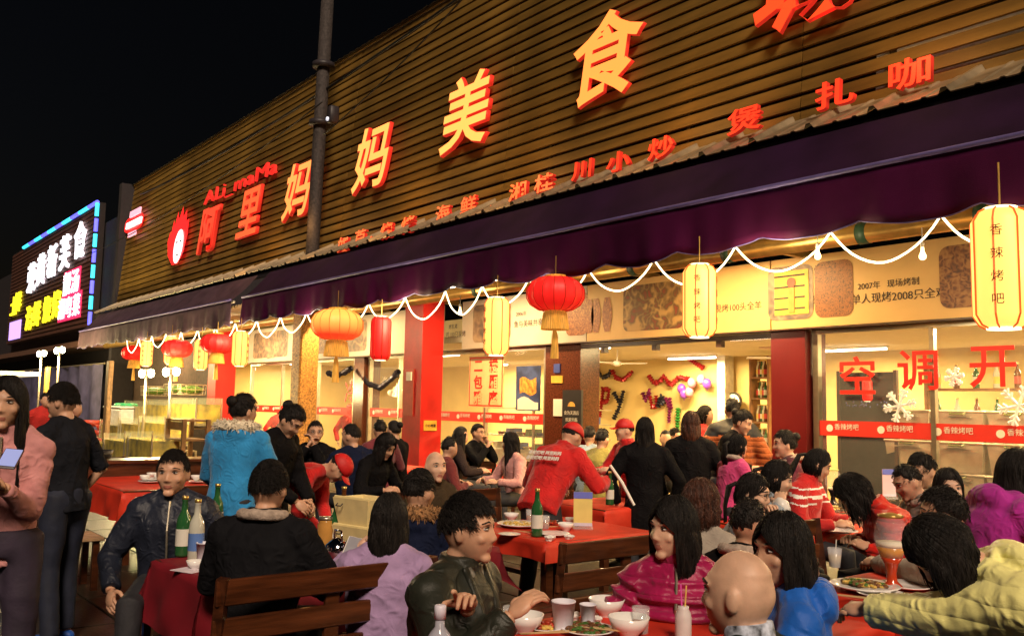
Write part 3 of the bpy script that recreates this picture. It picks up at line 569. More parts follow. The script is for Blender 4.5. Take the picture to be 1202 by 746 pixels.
for sx in (-1,1): MB().bb(sx*.02-.12,sx*.02+.12,-.215,-.198,.25,.262).build('rib', plm, tb_)
MB().tube([(-.08,-.205,.30),(-.07,-.235,.285),(.07,-.235,.285),(.08,-.205,.30)], .012, 6).build('handle', mat('handle_olive', (.12,.13,.03), .4), ld_)
XP = Proto(bx)
for i in range(7):
    for j in range(5): XP.put((-5.08+.56*i+random.uniform(-.01,.01), 9.95+random.uniform(-.02,.02), .03+.335*j), random.uniform(-.03,.03), 'grey plastic storage box in the wall of boxes behind the lettered window', 'storage boxes behind the window')
# counter with steel tray shelf behind second window, and menu stand by the granite column
t = thing('display_cabinet', 'glass display cabinet with trays behind the window notice', 'cabinet', (-12.3,10.4,0)); wv = mat('cabinet_white', (.62,.58,.48), .4)
wp(MB().bb(-13.7,-10.9,10.3,11,.03,.85), 'base', wv, t)
for z in (1.1,1.35,1.6): wp(MB().bb(-13.7,-10.9,10.4,10.95,z,z+.02), 'shelf', alu, t)
for x in (-13.7,-12.3,-10.94): wp(MB().bb(x,x+.04,10.36,10.4,.851,1.75), 'post', alu, t)
for k in range(14):
    for j, z in enumerate((.86,1.121,1.371)): wp(MB().lathe([(.05,0),(.08,.05),(.07,.055)], 10, (-13.55+.19*k,10.65,z)) if (k+j) % 3 else MB().bb(-13.6+.19*k,-13.48+.19*k,10.5,10.8,z,z+.12), 'dish', mat('dish_%d' % ((k+j) % 4), [(.6,.55,.4),(.5,.1,.05),(.15,.25,.08),(.1,.15,.45)][(k+j) % 4], .4), t)
q = aY(672,488,8.9); t = thing('menu_stand', 'dark menu stand with gold emblem before the granite column', 'menu stand', (q.x,8.9,0))
MB().bb(-.2,.2,-.02,.02,.9,1.9).build('board', mat('stand_black', (.03,.028,.03), .4), t); MB().bb(-.16,.16,-.03,-.0205,.95,1.3).build('card', mat('print_red', (.6,.06,.03), .5), t)
mb = MB(); mb._add([(.08*math.cos(a),-.024,1.66+.07*math.sin(a)) for a in np.linspace(0,PI,12)], [tuple(range(11,-1,-1))]); mb.build('emblem', tas, t)
for k, s_ in enumerate(('食为天酒店','欢迎光临')): o = link('lettering', text_mesh(s_, .065, .001, 0, 'lettering', mats=[white]), t); o.matrix_basis = frame((0,-.023,1.57-.1*k), (1,0,0), (0,0,1))
for sx in (-1,1): MB().bb(sx*.17-.02,sx*.17+.02,-.019,.019,0,.9).build('leg', mat('stand_black'), t)
for (px, py, wd, hh_, m_, lb) in ((654,432,.14,.14,mat('sticker_blue',(.05,.08,.35),.4),'blue square sticker on the granite column'),(654,445,.26,.11,mat('yellow_notice'),'yellow notice plate on the granite column'),(655,478,.2,.26,white,'white paper sheet on the granite column')):
    q = aY(px, py, 9.19); tag(MB().bb(q.x-wd/2,q.x+wd/2,9.18,9.197,q.z-hh_/2,q.z+hh_/2).build('notice_sheet', m_), lb, 'notice')
q = aY(411,460,9.285); wall_text('冷', q, .5, redt, w3, .002, .004); q = aY(411,484,9.285); wall_text('菜', q, .4, redt, w3, .002, .004)
for pts, c, lb in (([(384,437),(394,441),(404,437),(412,432)],'k','dark tinsel swag on the glass of the cold dish window'),([(420,434),(432,450),(446,455),(458,446),(468,436)],'k','long dark tinsel swag on the glass beside the red pillar')):
    mb = MB(); tinsel(mb, [tuple(aY(*p_, 9.24)) for p_ in pts], .05); tag(mb.build('tinsel_garland', tin_c[c]), lb, 'garland', 'tinsel garlands inside')
# ------------------------------------------------------------------ neighbouring building with neon sign board
t = thing('neighbour_building', 'dark neighbouring low building beyond the facade', 'building', (-46,12,0)); nb_m = mat('neighbour_wall', (.02,.016,.02), .8, var=.3)
wp(MB().bb(-62,-33.2,8.75,16,0,8.2), 'wall', nb_m, t); wp(MB().bb(-62,-33.2,7.6,8.74,3.4,3.6), 'ledge', mat('ledge_brown', (.16,.08,.05), .7), t)
sgn = thing('neon_sign_board', 'slatted sign board framed in blue neon with white and yellow characters', 'sign', (-42,8.4,6))
N0 = Vector((0,8.45,0)); NN = Vector((0,-1,0))
def npx(px, py, out=0): return aY(px, py, 8.45-out)
C4 = [npx(16,398), npx(101,384), npx(118,236), npx(36,300)]
zt = [npx(118,236).z, npx(101,384).z]; xr = npx(112,300).x; xl = npx(12,350).x
wp(MB().bb(xl,xr,8.46,8.7,zt[1],zt[0]), 'backing', mat('sign_backing', (.02,.012,.012), .7), sgn)
nsl = 26; sm2 = MB().bb(xl+.02,xr-.02,8.42,8.455,0,.12).mesh('slat', mat('sign_slat', (.12,.05,.035), .6, var=.2))
for k in range(nsl): o = link('slat', sm2, sgn); o.matrix_parent_inverse = Matrix.Translation(-sgn.location); o.location = (0,0,zt[1]+.03+(zt[0]-zt[1]-.06)*k/nsl)
nb1, nb2 = emi('neon_cyan', (.05,.75,1), 1.6), emi('neon_blue', (.12,.12,1), 1.6)
for k in range(8):
    z0 = zt[1]+(zt[0]-zt[1])*k/8; wp(MB().tube([(xr,8.4,z0+.05),(xr,8.4,z0+(zt[0]-zt[1])/8-.05)], .07, 8), 'neon_tube', nb1 if k % 2 else nb2, sgn)
for k in range(10):
    x0 = xr+(xl-xr)*k/12; wp(MB().tube([(x0,8.4,zt[0]),(x0+(xl-xr)/12+.1,8.4,zt[0])], .07, 8), 'neon_tube', nb1 if k % 2 else nb2, sgn)
nw = emi('sign_white', (.95,.92,1), 2.0); ny = emi('sign_yellow', (1,.85,.02), 1.4); nv_ = emi('sign_violet', (.55,.35,1), 1.2); nr = emi('sign_red', (.9,.03,.12), 1.0)
def nchar(ch, px, py, h, m, sx=1.0, off=.02):
    q = npx(px, py, .1); return wall_text(ch, q, h, m, sgn, .04, off*h, (1,0,0), (0,0,1), sx, 'sign_character')
for ch, px, py in (('荣',37,326),('黄',48,316),('新',61,306),('芙',76,296),('食',94,281)): nchar(ch, px, py, 1.5, nw, 1.15, .012)
for ch, px, py in (('海',34,373),('鲜',43,368),('烧',55,363),('烤',66,357)): nchar(ch, px, py, 1.2, ny, 1.15, .012)
for ch, px, py in (('土',16,359),('鲜',21,354)): nchar(ch, px, py, 1.0, ny, 1.5, .02)
for px0, px1, py, s_ in ((76,95,333,'靓汤'),(70,96,362,'湘粤菜')):
    q0, q1 = npx(px0, py+2, .02), npx(px1, py-3, .02); h_ = .52; wp(MB().bb(q0.x,q1.x,8.38,8.41,q0.z-h_,q0.z+h_), 'red_plate', nr, sgn)
    for k, ch in enumerate(s_): wall_text(ch, (q0.x+(q1.x-q0.x)*(k+.5)/len(s_),8.36,q0.z), 1.0 if len(s_) == 2 else .9, nw, sgn, .01, .01, name='sign_character', sx=1.3)
q0, q1 = npx(12,388,.02), npx(25,385,.02); wp(MB().bb(q0.x,q1.x,8.38,8.41,q0.z-.5,q0.z+.4), 'violet_plate', nv_, sgn)
# far street lamps/buildings at the left edge
t = thing('far_building', 'dark distant building at the end of the street', 'building', (-75,7,0)); wp(MB().bb(-85,-68,4,14,0,7), 'wall', nb_m, t); wp(MB().bb(-67.9,-67.8,5,6.5,4,5.2), 'window', emi('far_window', (1,.7,.5), .5), t)
# ------------------------------------------------------------------ stall at the left: tent, tanks, bulbs
navy = mat('tent_navy', (.022,.02,.055), .75, var=.25, scale=2, bump=.2, bscale=60); steel = mat('stall_pole', (.5,.42,.28), .35, metal=.6)
t = thing('back_tarpaulin', 'purple grey tarpaulin screen behind the stall lamps', 'tarpaulin', (-34,7.8,0)); tarp = mat('tarp_purple', (.10,.09,.17), .7, var=.25, scale=3, bump=.2, bscale=30)
wp(MB().grid(lambda u,v: (-46+15*u, 7.9+.06*math.sin(u*60)+.03*math.sin(u*23), 2.75*v+.02), 120, 4), 'sheet', tarp, t, True); wp(MB().tube([(-46,7.9,2.78),(-31,7.9,2.78)], .03, 8), 'rail', steel, t)
wall_ = tag(MB().bb(-31.2,-24,8.9,9.1,0,3.4).build('back_wall_panel', mat('stall_wall', (.06,.035,.025), .7, var=.3)), 'dark wall behind the fish tank stall', 'wall')
water = mat('tank_water', (.46,.33,.02), .15, var=.55, scale=3, bump=.2, bscale=20); tg = mat('tank_glass', (.8,.85,.6), .03, alpha=.06, var=0, spec=.9)
fish = mat('fish_brown', (.10,.06,.02), .35)
tk = thing('fish_tank', 'x', 'fish tank'); L_, W_, H_ = 1.7, .6, .55
MB().bb(-L_/2+.02,L_/2-.02,-W_/2+.02,W_/2-.02,.03,.42).build('water', water, tk)
for (x0,x1,y0,y1) in ((-L_/2,L_/2,-W_/2,-W_/2+.012),(-L_/2,L_/2,W_/2-.012,W_/2),(-L_/2,-L_/2+.012,-W_/2+.013,W_/2-.013),(L_/2-.012,L_/2,-W_/2+.013,W_/2-.013)): MB().bb(x0,x1,y0,y1,.02,H_).build('pane', tg, tk)
for sx in (-1,1):
    for sy in (-1,1): MB().bb(sx*L_/2-.012,sx*L_/2+.012,sy*W_/2-.012,sy*W_/2+.012,.02,H_).build('edge_frame', alu, tk)
MB().bb(-L_/2-.02,L_/2+.02,-W_/2-.02,W_/2+.02,-.02,.02).build('base', mat('tank_base', (.25,.2,.1), .5), tk)
TK = Proto(tk)
for px, py, Y, lb in ((171,497,7.6,'brownish fish tank on the top tier beside the white fridge'),(198,497,7.6,'yellow lit fish tank in the middle of the top tier'),(227,497,7.6,'bright yellow fish tank on the top tier next to the red pillar'),(142,520,6.9,'murky fish tank at the left of the middle tier'),(166,520,6.9,'fish tank in the middle of the middle tier'),(192,520,6.9,'fish tank at the right of the middle tier under the bulbs'),(122,541,6.2,'low fish tank by the black pan'),(150,541,6.2,'low fish tank at the front of the stall'),(177,541,6.2,'low fish tank behind the young man')):
    q = aY(px, py, Y); TK.put(q, 0, lb, 'fish tanks in three tiers', (1.15,1,1.12))
for Y, zt_, x0, x1, lb in ((7.6,aY(198,497,7.6).z-.03,-26.5,-20.9,'tall steel rack carrying the top tier of tanks'),(6.9,aY(166,520,6.9).z-.03,-26.8,-20.2,'steel rack carrying the middle tier of tanks'),(6.2,aY(150,541,6.2).z-.03,-25.5,-19.2,'low steel rack carrying the front tanks')):
    t = thing('tank_rack', lb, 'rack', ((x0+x1)/2,Y,0))
    for x in np.linspace(x0,x1,4):
        for sy in (-.28,.28): wp(MB().bb(x-.02,x+.02,Y+sy-.02,Y+sy+.02,0,max(.06,zt_)), 'leg', steel, t)
    wp(MB().bb(x0,x1,Y-.3,Y+.3,max(.06,zt_)-.03,max(.06,zt_)-.001), 'shelf', steel, t)
q = aY(145,500,7.3); t = thing('white_freezer', 'white chest freezer with green bags on top by the tanks', 'freezer', (q.x,7.3,0)); MB().cbox((0,0,.7), (1.6,.7,1.35), .04).build('body', mat('freezer_white', (.75,.72,.66), .4), t); MB().cbox((0,0,1.41), (1.64,.74,.06), .02).build('lid', mat('freezer_white'), t)
mb = MB()
for k in range(9): mb.ell((-.5+.12*k,random.uniform(-.15,.15),1.47), (.14,.12,.06), None, 8, 6)
tag(mb.build('green_bag', mat('green_plastic', (.03,.4,.15), .35), None, True, (q.x,7.3,0)), 'crumpled green plastic bags on the white freezer', 'bag')
wdk = mat('stall_wood', (.20,.10,.035), .5, var=.35, scale=6)
q = aY(219,530,6.6); t = thing('wooden_cabinet', 'open wooden cabinet frame beside the plain red pillar', 'cabinet', (q.x,6.6,0))
for sx in (-1,1):
    for sy in (-1,1): MB().bb(sx*.5-.04,sx*.5+.04,sy*.25-.04,sy*.25+.04,0,1.25).build('post', wdk, t)
for z in (.3,.8,1.2): MB().bb(-.459,.459,-.28,.28,z,z+.04).build('shelf', wdk, t)
MB().bb(-.459,.459,-.27,-.23,1.02,1.19).build('rail', wdk, t)
hot = emi('bare_bulb', (1,.86,.5), 26)
def stall_lamp(px, py, Y, e, label, n=2):
    q = aY(px, py, Y); t = thing('stall_lamp', label, 'lamp', (q.x, q.y, 0), 0, 'bare bulbs over the stalls')
    MB().tube([(0,0,0),(0,0,q.z+.05)], .03, 8).build('pole', steel, t, True)
    MB().tube([(-.5,0,q.z+.06),(.5,0,q.z+.06)], .02, 6).build('crossbar', steel, t)
    for k in range(n): x_ = -.35+.7*k/(max(1,n-1)); MB().ell((x_,0,q.z-.02), (.075,.075,.10), None, 14, 10).build('bulb', hot, t, True)
    lamp('bulb_light', 'POINT', (0,-.1,q.z-.25), e, (1,.76,.34), .2, parent=t)
stall_lamp(172,437,6.5,240,'bare bulbs on a pole above the middle tanks'); stall_lamp(201,435,6.5,240,'bare bulbs on a pole above the right-hand tanks'); stall_lamp(49,414,6.0,420,'glaring pair of bulbs before the purple tarpaulin'); stall_lamp(70,410,6.0,340,'glaring bulbs on the taller pole before the tarpaulin')
for px, c, lb in ((55,(.45,.28,.06),'tall yellow ochre post under the glaring bulbs'),(128,(.28,.16,.07),'thin wooden post at the edge of the tank stall')):
    q = aY(px,450,6.3); t = thing('stall_post', lb, 'post', (q.x,6.3,0)); MB().cbox((0,0,1.3), (.26,.12,2.6), .02).build('post', mat('post_%d' % px, c, .6, var=.25), t); MB().cbox((0,0,.04), (.34,.2,.08), .01).build('foot', steel, t)
q = aY(94,462,8.0); t = thing('notice_board', 'olive yellow board leaning behind the stooping stallholder', 'board', (q.x,8,0)); MB().bb(-.9,.9,-.02,.02,1.2,2.5).build('panel', mat('olive_board', (.32,.24,.06), .6), t)
for sx in (-1,1): MB().bb(sx*.8-.03,sx*.8+.03,.021,.06,0,2.4).build('leg', wdk, t)
# far stall frame at the left border
t = thing('snack_cart', 'lit snack cart with white framed canopy at far left', 'cart', (-33,5.2,0)); 
wp(MB().bb(-35,-31.5,5.0,6.0,.5,1.1), 'counter', mat('cart_teal', (.12,.22,.2), .4), t); wp(MB().bb(-35.2,-31.3,4.9,6.1,2.3,2.42), 'canopy', emi('cart_canopy', (1,.8,.5), .5), t)
for x in (-35,-31.5): wp(MB().tube([(x,5,0),(x,5,2.3)], .03, 8), 'pole', steel, t)
for k in range(6): wp(MB().bb(-34.9+.55*k,-34.5+.55*k,5.2,5.6,1.101,1.3+.05*(k % 3)), 'tray', mat('tray_%d' % (k % 3), [(.5,.3,.15),(.3,.4,.5),(.55,.5,.45)][k % 3], .4), t)
# ------------------------------------------------------------------ tables, benches
wood = [mat('varnished_wood_%d' % i, c, .28, var=.4, scale=5, stretch=(6,.6,6), bump=.12, bscale=30, coat=.3) for i, c in enumerate(((.075,.021,.007),(.06,.017,.006),(.09,.026,.009)))]
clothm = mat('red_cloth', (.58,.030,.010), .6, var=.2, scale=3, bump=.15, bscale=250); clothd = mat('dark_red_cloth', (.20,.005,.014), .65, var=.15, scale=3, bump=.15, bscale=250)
def cloth_mesh(hx, hy, drop, seed, m):
    r = random.Random(seed); ph = [r.uniform(0,6) for _ in range(6)]; N = 44
    def fn(u, v):
        x = (u*2-1)*(hx+drop); y = (v*2-1)*(hy+drop); ex = max(0, abs(x)-hx); ey = max(0, abs(y)-hy); d = math.hypot(ex, ey) if (ex and ey) else max(ex, ey)
        cx = max(-hx, min(hx, x)); cy = max(-hy, min(hy, y)); fl = .10*d+.022*d/drop*math.sin((x+y)*9+ph[0])+.015*d/drop*math.sin((x-y)*15+ph[1])
        cx += math.copysign(fl+.012, x) if ex else 0; cy += math.copysign(fl+.012, y) if ey else 0
        if ex and ey: k = min(ex, ey); cx += math.copysign(k*.25, x); cy += math.copysign(k*.25, y)
        return (cx, cy, .004-d*.97+.003*math.sin(x*7+ph[2])*math.sin(y*8+ph[3]))
    return MB().grid(fn, N, N).mesh('tablecloth', m, True)
def table(cx, cy, hx, hy, label, cl, cm, drop=.22, z=.74, seed=1):
    t = thing('dining_table', label, 'table', (cx, cy, 0), 0, 'outdoor dining tables')
    MB().cbox((0,0,z-.02), (hx*2,hy*2,.04), .006).build('tabletop', wood[0], t)
    for sx in (-1,1):
        for sy in (-1,1): MB().bb(sx*(hx-.07)-.03,sx*(hx-.07)+.03,sy*(hy-.07)-.03,sy*(hy-.07)+.03,.02,z-.04).build('leg', wood[1], t)
    for sy in (-1,1): MB().bb(-hx+.1,hx-.1,sy*(hy-.07)-.015,sy*(hy-.07)+.015,z-.14,z-.041).build('apron', wood[1], t)
    for sx in (-1,1): MB().bb(sx*(hx-.07)-.015,sx*(hx-.07)+.015,-hy+.1,hy-.1,z-.14,z-.041).build('apron', wood[1], t)
    if cl: o = link('tablecloth', cloth_mesh(hx, hy, drop, seed, cm), None, (cx, cy, z)); tag(o, cl, 'tablecloth', 'red tablecloths')
    return t
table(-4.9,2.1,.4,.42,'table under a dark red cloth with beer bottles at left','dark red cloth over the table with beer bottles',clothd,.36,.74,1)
table(-10.5,3.1,1.2,.48,'long table beside the fish tanks under an orange red cloth','orange red cloth over the long table by the fish tanks',clothm,.30,.74,2)
table(-5.1,4.55,.52,.55,'table with leftover plates and one upright beer bottle','red cloth over the table with leftover plates',clothm,.13,.74,3)
table(-6.2,6.35,.42,.62,'bare laid table under plain red cloth before the doorway','plain red cloth with nothing on it before the doorway',clothm,.26,.74,4)
table(-4.3,6.7,.45,.75,'hotpot table with steel pan and red cloth','red cloth under the steel hotpot pan',clothm,.2,.74,5)
table(-2.35,2.5,.42,1.06,'near table crowded with bowls, cups and bottles','red cloth under the crowd of bowls and cups',clothm,.15,.80,6)
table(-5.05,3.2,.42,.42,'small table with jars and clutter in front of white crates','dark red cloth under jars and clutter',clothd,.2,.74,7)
table(-11.2,6.85,.5,.45,'small red table by the pillar with a yellow card','red cloth on the small table by the pillar',clothm,.2,.74,8)
table(-10.6,8.05,.45,.55,'window table under the notice with a yellow menu card','red cloth on the window table under the notice',clothm,.2,.74,9)
table(-1.98,4.05,.42,.5,'table beside the yellow jacket with tall beer goblet','red cloth under the tall beer goblet',clothm,.15,.86,10)
table(-7.3,9.95,.5,.4,'table just inside the doorway with serving plates','red cloth on the table just inside the doorway',clothm,.2,.74,11)
def bench_mesh(L=1.15):
    t = thing('wooden_bench', 'x', 'bench')            # sits along y, back towards +x, facing -x
    for sy in (-1,1):
        MB().tube([(.2,sy*(L/2-.05),0),(.2,sy*(L/2-.05),.44),(.26,sy*(L/2-.05),.88)], .032, 4).build('back_post', wood[1], t); MB().bb(-.2,-.14,sy*(L/2-.05)-.03,sy*(L/2-.05)+.03,0,.41).build('leg', wood[1], t)
        MB().bb(-.139,.17,sy*(L/2-.05)-.02,sy*(L/2-.05)+.02,.16,.20).build('stretcher', wood[0], t)
    for k in range(4): MB().cbox((-.17+.115*k,0,.43), (.10,L,.035), .006).build('seat_plank', wood[k % 3], t)
    for k, (z,h) in enumerate(((.52,.08),(.66,.10),(.82,.11))): MB().cbox((.235+(z-.66)*.14,0,z), (.026,L-.04,h), .006).build('back_rail', wood[(k+1) % 3], t)
    MB().cbox((.226,0,.6), (.03,.07,.5), .005).build('back_stile', wood[2], t); return t
BN = Proto(bench_mesh())
for x, y, rz, lb in ((-4.0,2.0,0,'wooden bench behind the man in the dark leather jacket'),(-3.98,3.9,0,'empty wooden bench between the leftover plates and magenta jacket'),(-6.3,4.6,PI,'wooden bench on the far side of the leftover plates table'),(-10.1,7.1,0,'wooden bench in front of the small red table by the pillar'),(-9.8,8.3,0,'wooden bench with its back to the window table'),(-8.2,3.1,0,'wooden bench behind the blue coat at the long table'),(-12.0,2.9,PI,'wooden bench at the far end of the long table'),(-3.4,5.2,PI,'wooden bench beside the hotpot table'),(-5.3,7.3,PI,'wooden bench under the woman in tracksuit top')):
    BN.put((x,y,.02), rz, lb, 'wooden dining benches')
# low slatted stool at the left
q = aZ(88,630,.45); t = thing('slatted_stool', 'low slatted wooden stool standing alone at the left', 'stool', (q.x,q.y,.0))
for k in range(4): MB().cbox((-.18+.12*k,0,.45), (.10,.36,.03), .005).build('slat', mat('pale_slat', (.42,.26,.14), .45, var=.25), t)
for sx in (-1,1):
    for sy in (-1,1): MB().bb(sx*.17-.025,sx*.17+.025,sy*.13-.025,sy*.13+.025,0,.434).build('leg', wood[1], t)
q = aD(203,556,5.45); t = thing('low_stool', 'low wooden stool under the young man in dark blue', 'stool', (q.x-.05,q.y,0)); MB().cbox((0,0,.46), (.34,.34,.04), .01).build('seat', wood[0], t)
for sx in (-1,1):
    for sy in (-1,1): MB().bb(sx*.13-.02,sx*.13+.02,sy*.13-.02,sy*.13+.02,0,.439).build('leg', wood[1], t)
# ------------------------------------------------------------------ tableware
porc = mat('porcelain', (.78,.76,.74), .18, var=.03, coat=.4); plast = mat('clear_cup', (.85,.85,.88), .08, alpha=.35, var=0)
gl = mat('drink_glass', (.9,.93,.95), .03, alpha=.25, var=0, spec=1.0); beer = mat('beer', (.62,.27,.02), .1, var=.1); foam = mat('beer_foam', (.85,.78,.6), .7)
def bowl_(r=.06, h=.055):
    t = thing('rice_bowl', 'x', 'bowl'); MB().lathe([(r*.45,0),(r*.5,.008),(r*.8,h*.45),(r,h),(r*.96,h),(r*.75,h*.5),(r*.3,.014),(0.001,.012)], 24, cap=False).build('bowl', porc, t, True); MB().lathe([(r*.45,-.001),(r*.42,.006)], 20).build('foot_ring', porc, t, True); return t
BW = Proto(bowl_())
def plate_():
    t = thing('plate', 'x', 'plate'); MB().lathe([(.05,0),(.07,.003),(.115,.018),(.112,.021),(.07,.008),(.001,.007)], 28, cap=False).build('dish', porc, t, True); return t
PL = Proto(plate_())
def cup_():
    t = thing('paper_cup', 'x', 'cup'); MB().lathe([(.027,0),(.036,.085),(.0375,.085),(.0375,.089),(.034,.089),(.026,.004),(.001,.004)], 20, cap=False).build('cup', mat('cup_white', (.72,.70,.80), .45), t, True); return t
CU = Proto(cup_())
def tumbler_():
    t = thing('glass_tumbler', 'x', 'glass'); MB().lathe([(.028,0),(.034,.095),(.0325,.095),(.027,.008),(.001,.008)], 20, cap=False).build('glass', gl, t, True); MB().lathe([(.0265,.009),(.03,.05)], 18).build('drink', mat('tea', (.35,.12,.02), .1), t, True); return t
TU = Proto(tumbler_())
BE = [Proto(bottle('beer_bottle', 'x', bottle_g[0], None, 1.0)), Proto(bottle('beer_bottle', 'x', bottle_g[2], 'b', 1.0))]
def food(loc, rx, ry, n, cols, label, seed):
    r = random.Random(seed); t = thing('food_portion', label, 'food', loc)
    for i, c in enumerate(cols):
        mb = MB()
        for k in range(n):
            a = r.uniform(0,2*PI); d = math.sqrt(r.random()); mb.ell((math.cos(a)*d*rx, math.sin(a)*d*ry, .006+.014*r.random()*(1.3-d)), (r.uniform(.008,.02), r.uniform(.008,.016), .008), Matrix.Rotation(r.uniform(0,PI),3,'Z') @ Matrix.Rotation(r.uniform(-.6,.6),3,'X'), 7, 5)
        mb.build('morsels', mat('food_%s' % c, {'y':(.62,.40,.08),'b':(.16,.06,.02),'r':(.45,.05,.02),'g':(.05,.14,.02),'w':(.65,.58,.42)}[c], .4, var=.4, scale=60), t, True)
    return t
def zt_(px, py, z=.746): p_ = aZ(px, py, z); return (p_.x, p_.y, z)
def sticks(px, py, a, label, z=.76):
    x, y, _ = zt_(px, py, z); t = thing('chopsticks', label, 'chopsticks', (x,y,z), a)
    for k in (-1,1): MB().tube([(-.12,k*.006,0),(.12,k*.012,.004)], [.002,.0035], 6).build('stick', mat('bamboo', (.55,.38,.18), .5), t)
# near table
for px, py, s_, lb in ((712,722,1.25,'white porcelain bowl standing on the near table by the cup'),(616,741,1.2,'white bowl with a grey rim beside the raised hand'),(738,746,1.3,'white bowl at the near table edge before magenta jacket')): BW.put(zt_(px,py,.806), 0, lb, 'white bowls', s_)
CU.put(zt_(661,740,.806), .3, 'pale lilac paper cup between two white bowls', None, 1.25); CU.put(zt_(690,733,.806), .3, 'white cup on the near table behind the lilac cup', None, .9)
TU.put(zt_(752,742,.806), 0, 'glass tumbler of tea before the magenta jacket', None); TU.put(zt_(600,742,.806), 0, 'glass tumbler with dark tea beside the liquor bottle', None)
for px, py, s_, lb in ((690,742,.9,'plate of dark cooked snails on the near table'),(640,738,.7,'plate with orange scraps beside the lilac cup')): PL.put(zt_(px,py,.806), 0, lb, None, s_)
food((*zt_(690,742,.806)[:2],.815), .08, .08, 60, 'bg', 'dark cooked snails heaped on a plate', 3); food((*zt_(640,738,.806)[:2],.812), .05, .05, 26, 'yr', 'orange scraps on a small plate', 4)
sticks(700,737,.5,'pair of chopsticks across the plate of snails',.83)
t = thing('liquor_bottle', 'clear round liquor bottle with white cap beside the dark leather jacket', 'bottle', zt_(516,770,.806)); t.location = (aD(516,745,2.68).x, aD(516,745,2.68).y, .806)
MB().lathe([(.04,0),(.05,.03),(.055,.08),(.05,.12),(.03,.155),(.015,.175),(.0135,.20)], 20).build('glass', mat('clear_bottle', (.6,.62,.75), .04, alpha=.55, var=0, spec=1), t, True); MB().lathe([(.018,.198),(.018,.235),(.015,.238)], 16).build('cap', mat('cap_white', (.7,.66,.78), .4), t, True); MB().lathe([(.0558,.05),(.0558,.10)], 20, cap=False).build('label', white, t, True)
bq = aD(802,742,3.25)
t = thing('milk_bottle', 'frosted drink bottle with pink and yellow straws', 'bottle', (bq.x,bq.y,.806)); MB().lathe([(.028,0),(.03,.01),(.03,.085),(.027,.10),(.020,.115),(.020,.125)], 20).build('bottle', mat('frosted', (.8,.76,.74), .35, alpha=.8), t, True)
for k, (c, dx) in enumerate((((.85,.1,.5),-.012),((.85,.6,.15),.014))): MB().tube([(dx*.3,0,.06),(dx,0,.20)], .003, 6).build('straw', mat('straw_%d' % k, c, .4), t)
# leftover plates table (T3)
BE[0].put(zt_(630,629), 0, 'upright green beer bottle among leftover plates', None, 1.15)
for px, py, s_, lb in ((610,618,1.5,'large plate of yellow leftovers'),(650,628,1.0,'empty white plate before the menu card'),(598,628,.7,'small white dish at the edge of the leftovers'),(640,612,.9,'white plate behind the beer bottle')): PL.put(zt_(px,py), 0, lb, None, s_)
food((*zt_(610,618)[:2],.76), .13, .11, 70, 'yyw', 'yellow heap of leftovers on the large plate', 8); food((*zt_(645,615)[:2],.755), .06, .06, 20, 'br', 'scraps on the plate behind the beer bottle', 9)
for px, py, lb in ((664,622,'white bowl beside the standing menu card'),(672,616,'white bowl touching the menu card foot'),(600,610,'small bowl at the far edge of the leftovers')): BW.put(zt_(px,py), 0, lb, 'white bowls', 1.0)
for px, py in ((622,612),(637,610),(640,620)): TU.put(zt_(px,py), 0, 'small glass among the leftover plates', 'glasses on the leftovers table')
sticks(655,618,.9,'chopsticks lying over a bowl near the menu card')
def card(px, py, h, w_, label, c=(.75,.62,.2), z=.746):
    x, y, _ = zt_(px, py, z); t = thing('menu_card', label, 'menu card', (x,y,z), R_(51)); MB().bb(-w_/2,w_/2,-.004,.004,.02,h).build('acrylic', mat('card_%d' % px, c, .4, var=.06), t); MB().bb(-w_/2,w_/2,-.0065,-.0042,h*.82,h).build('header', mat('card_blue', (.15,.18,.6), .4), t); MB().bb(-w_/2,w_/2,-.0065,-.0042,.02,h*.16).build('footer', mat('card_pale', (.65,.62,.75), .4), t)
    MB().bb(-w_/2-.005,w_/2+.005,-.03,.03,0,.018).build('foot', gl, t); return t
card(684,620,.27,.14,'cream menu card with blue top on the leftovers table'); card(458,546,.28,.15,'yellow menu card on the small red table by the pillar'); card(562,523,.3,.2,'yellow menu card on the window table'); card(1044,585,.24,.11,'pink and white flyer card behind the red puffer jacket',(.75,.55,.6),.95)
# left dark red table
for k, (px, py) in enumerate(((214,652),(229,658),(253,628))): BE[k % 2].put(zt_(px,py), 0, ['tall green beer bottle beside the pale blue label on the dark red cloth','beer bottle with pale blue label on the dark red cloth','beer bottle half hidden by the black coat'][k], None, 1.2)
CU.put(zt_(239,660), 0, 'violet cup beside the beer bottles'); BW.put(zt_(229,667), 0, 'small bowl on a napkin by the violet cup', 'white bowls', .8)
x, y, _ = zt_(226,668,.747); tag(MB().box((x,y,.748), (.16,.16,.003), Matrix.Rotation(.4,3,'Z')).build('paper_napkin', mat('napkin', (.7,.62,.7), .7)), 'pale napkin under the small bowl', 'napkin')
x, y, _ = zt_(196,640,.75); tag(MB().cbox((x,y,.757), (.15,.075,.012), .004).build('mobile_phone', mat('phone_dark', (.05,.04,.06), .2)), 'dark phone lying on the dark red cloth', 'phone')
# plates of wrapped crockery on the long table
for k, (px, py) in enumerate(((176,566),(235,566),(178,563))): PL.put(zt_(px,py,.75+.02*(k == 2)), 0, ['white plate under bowls in front of the freezer','white plate with cups beside the blue coat','upper plate of the stack before the freezer'][k], None, 1.1)
for px, py in ((170,563),(178,560),(186,562),(230,563),(240,564)): BW.put(zt_(px,py,.775), 0, 'white bowl stacked on the long orange red table', 'white bowls', .95)
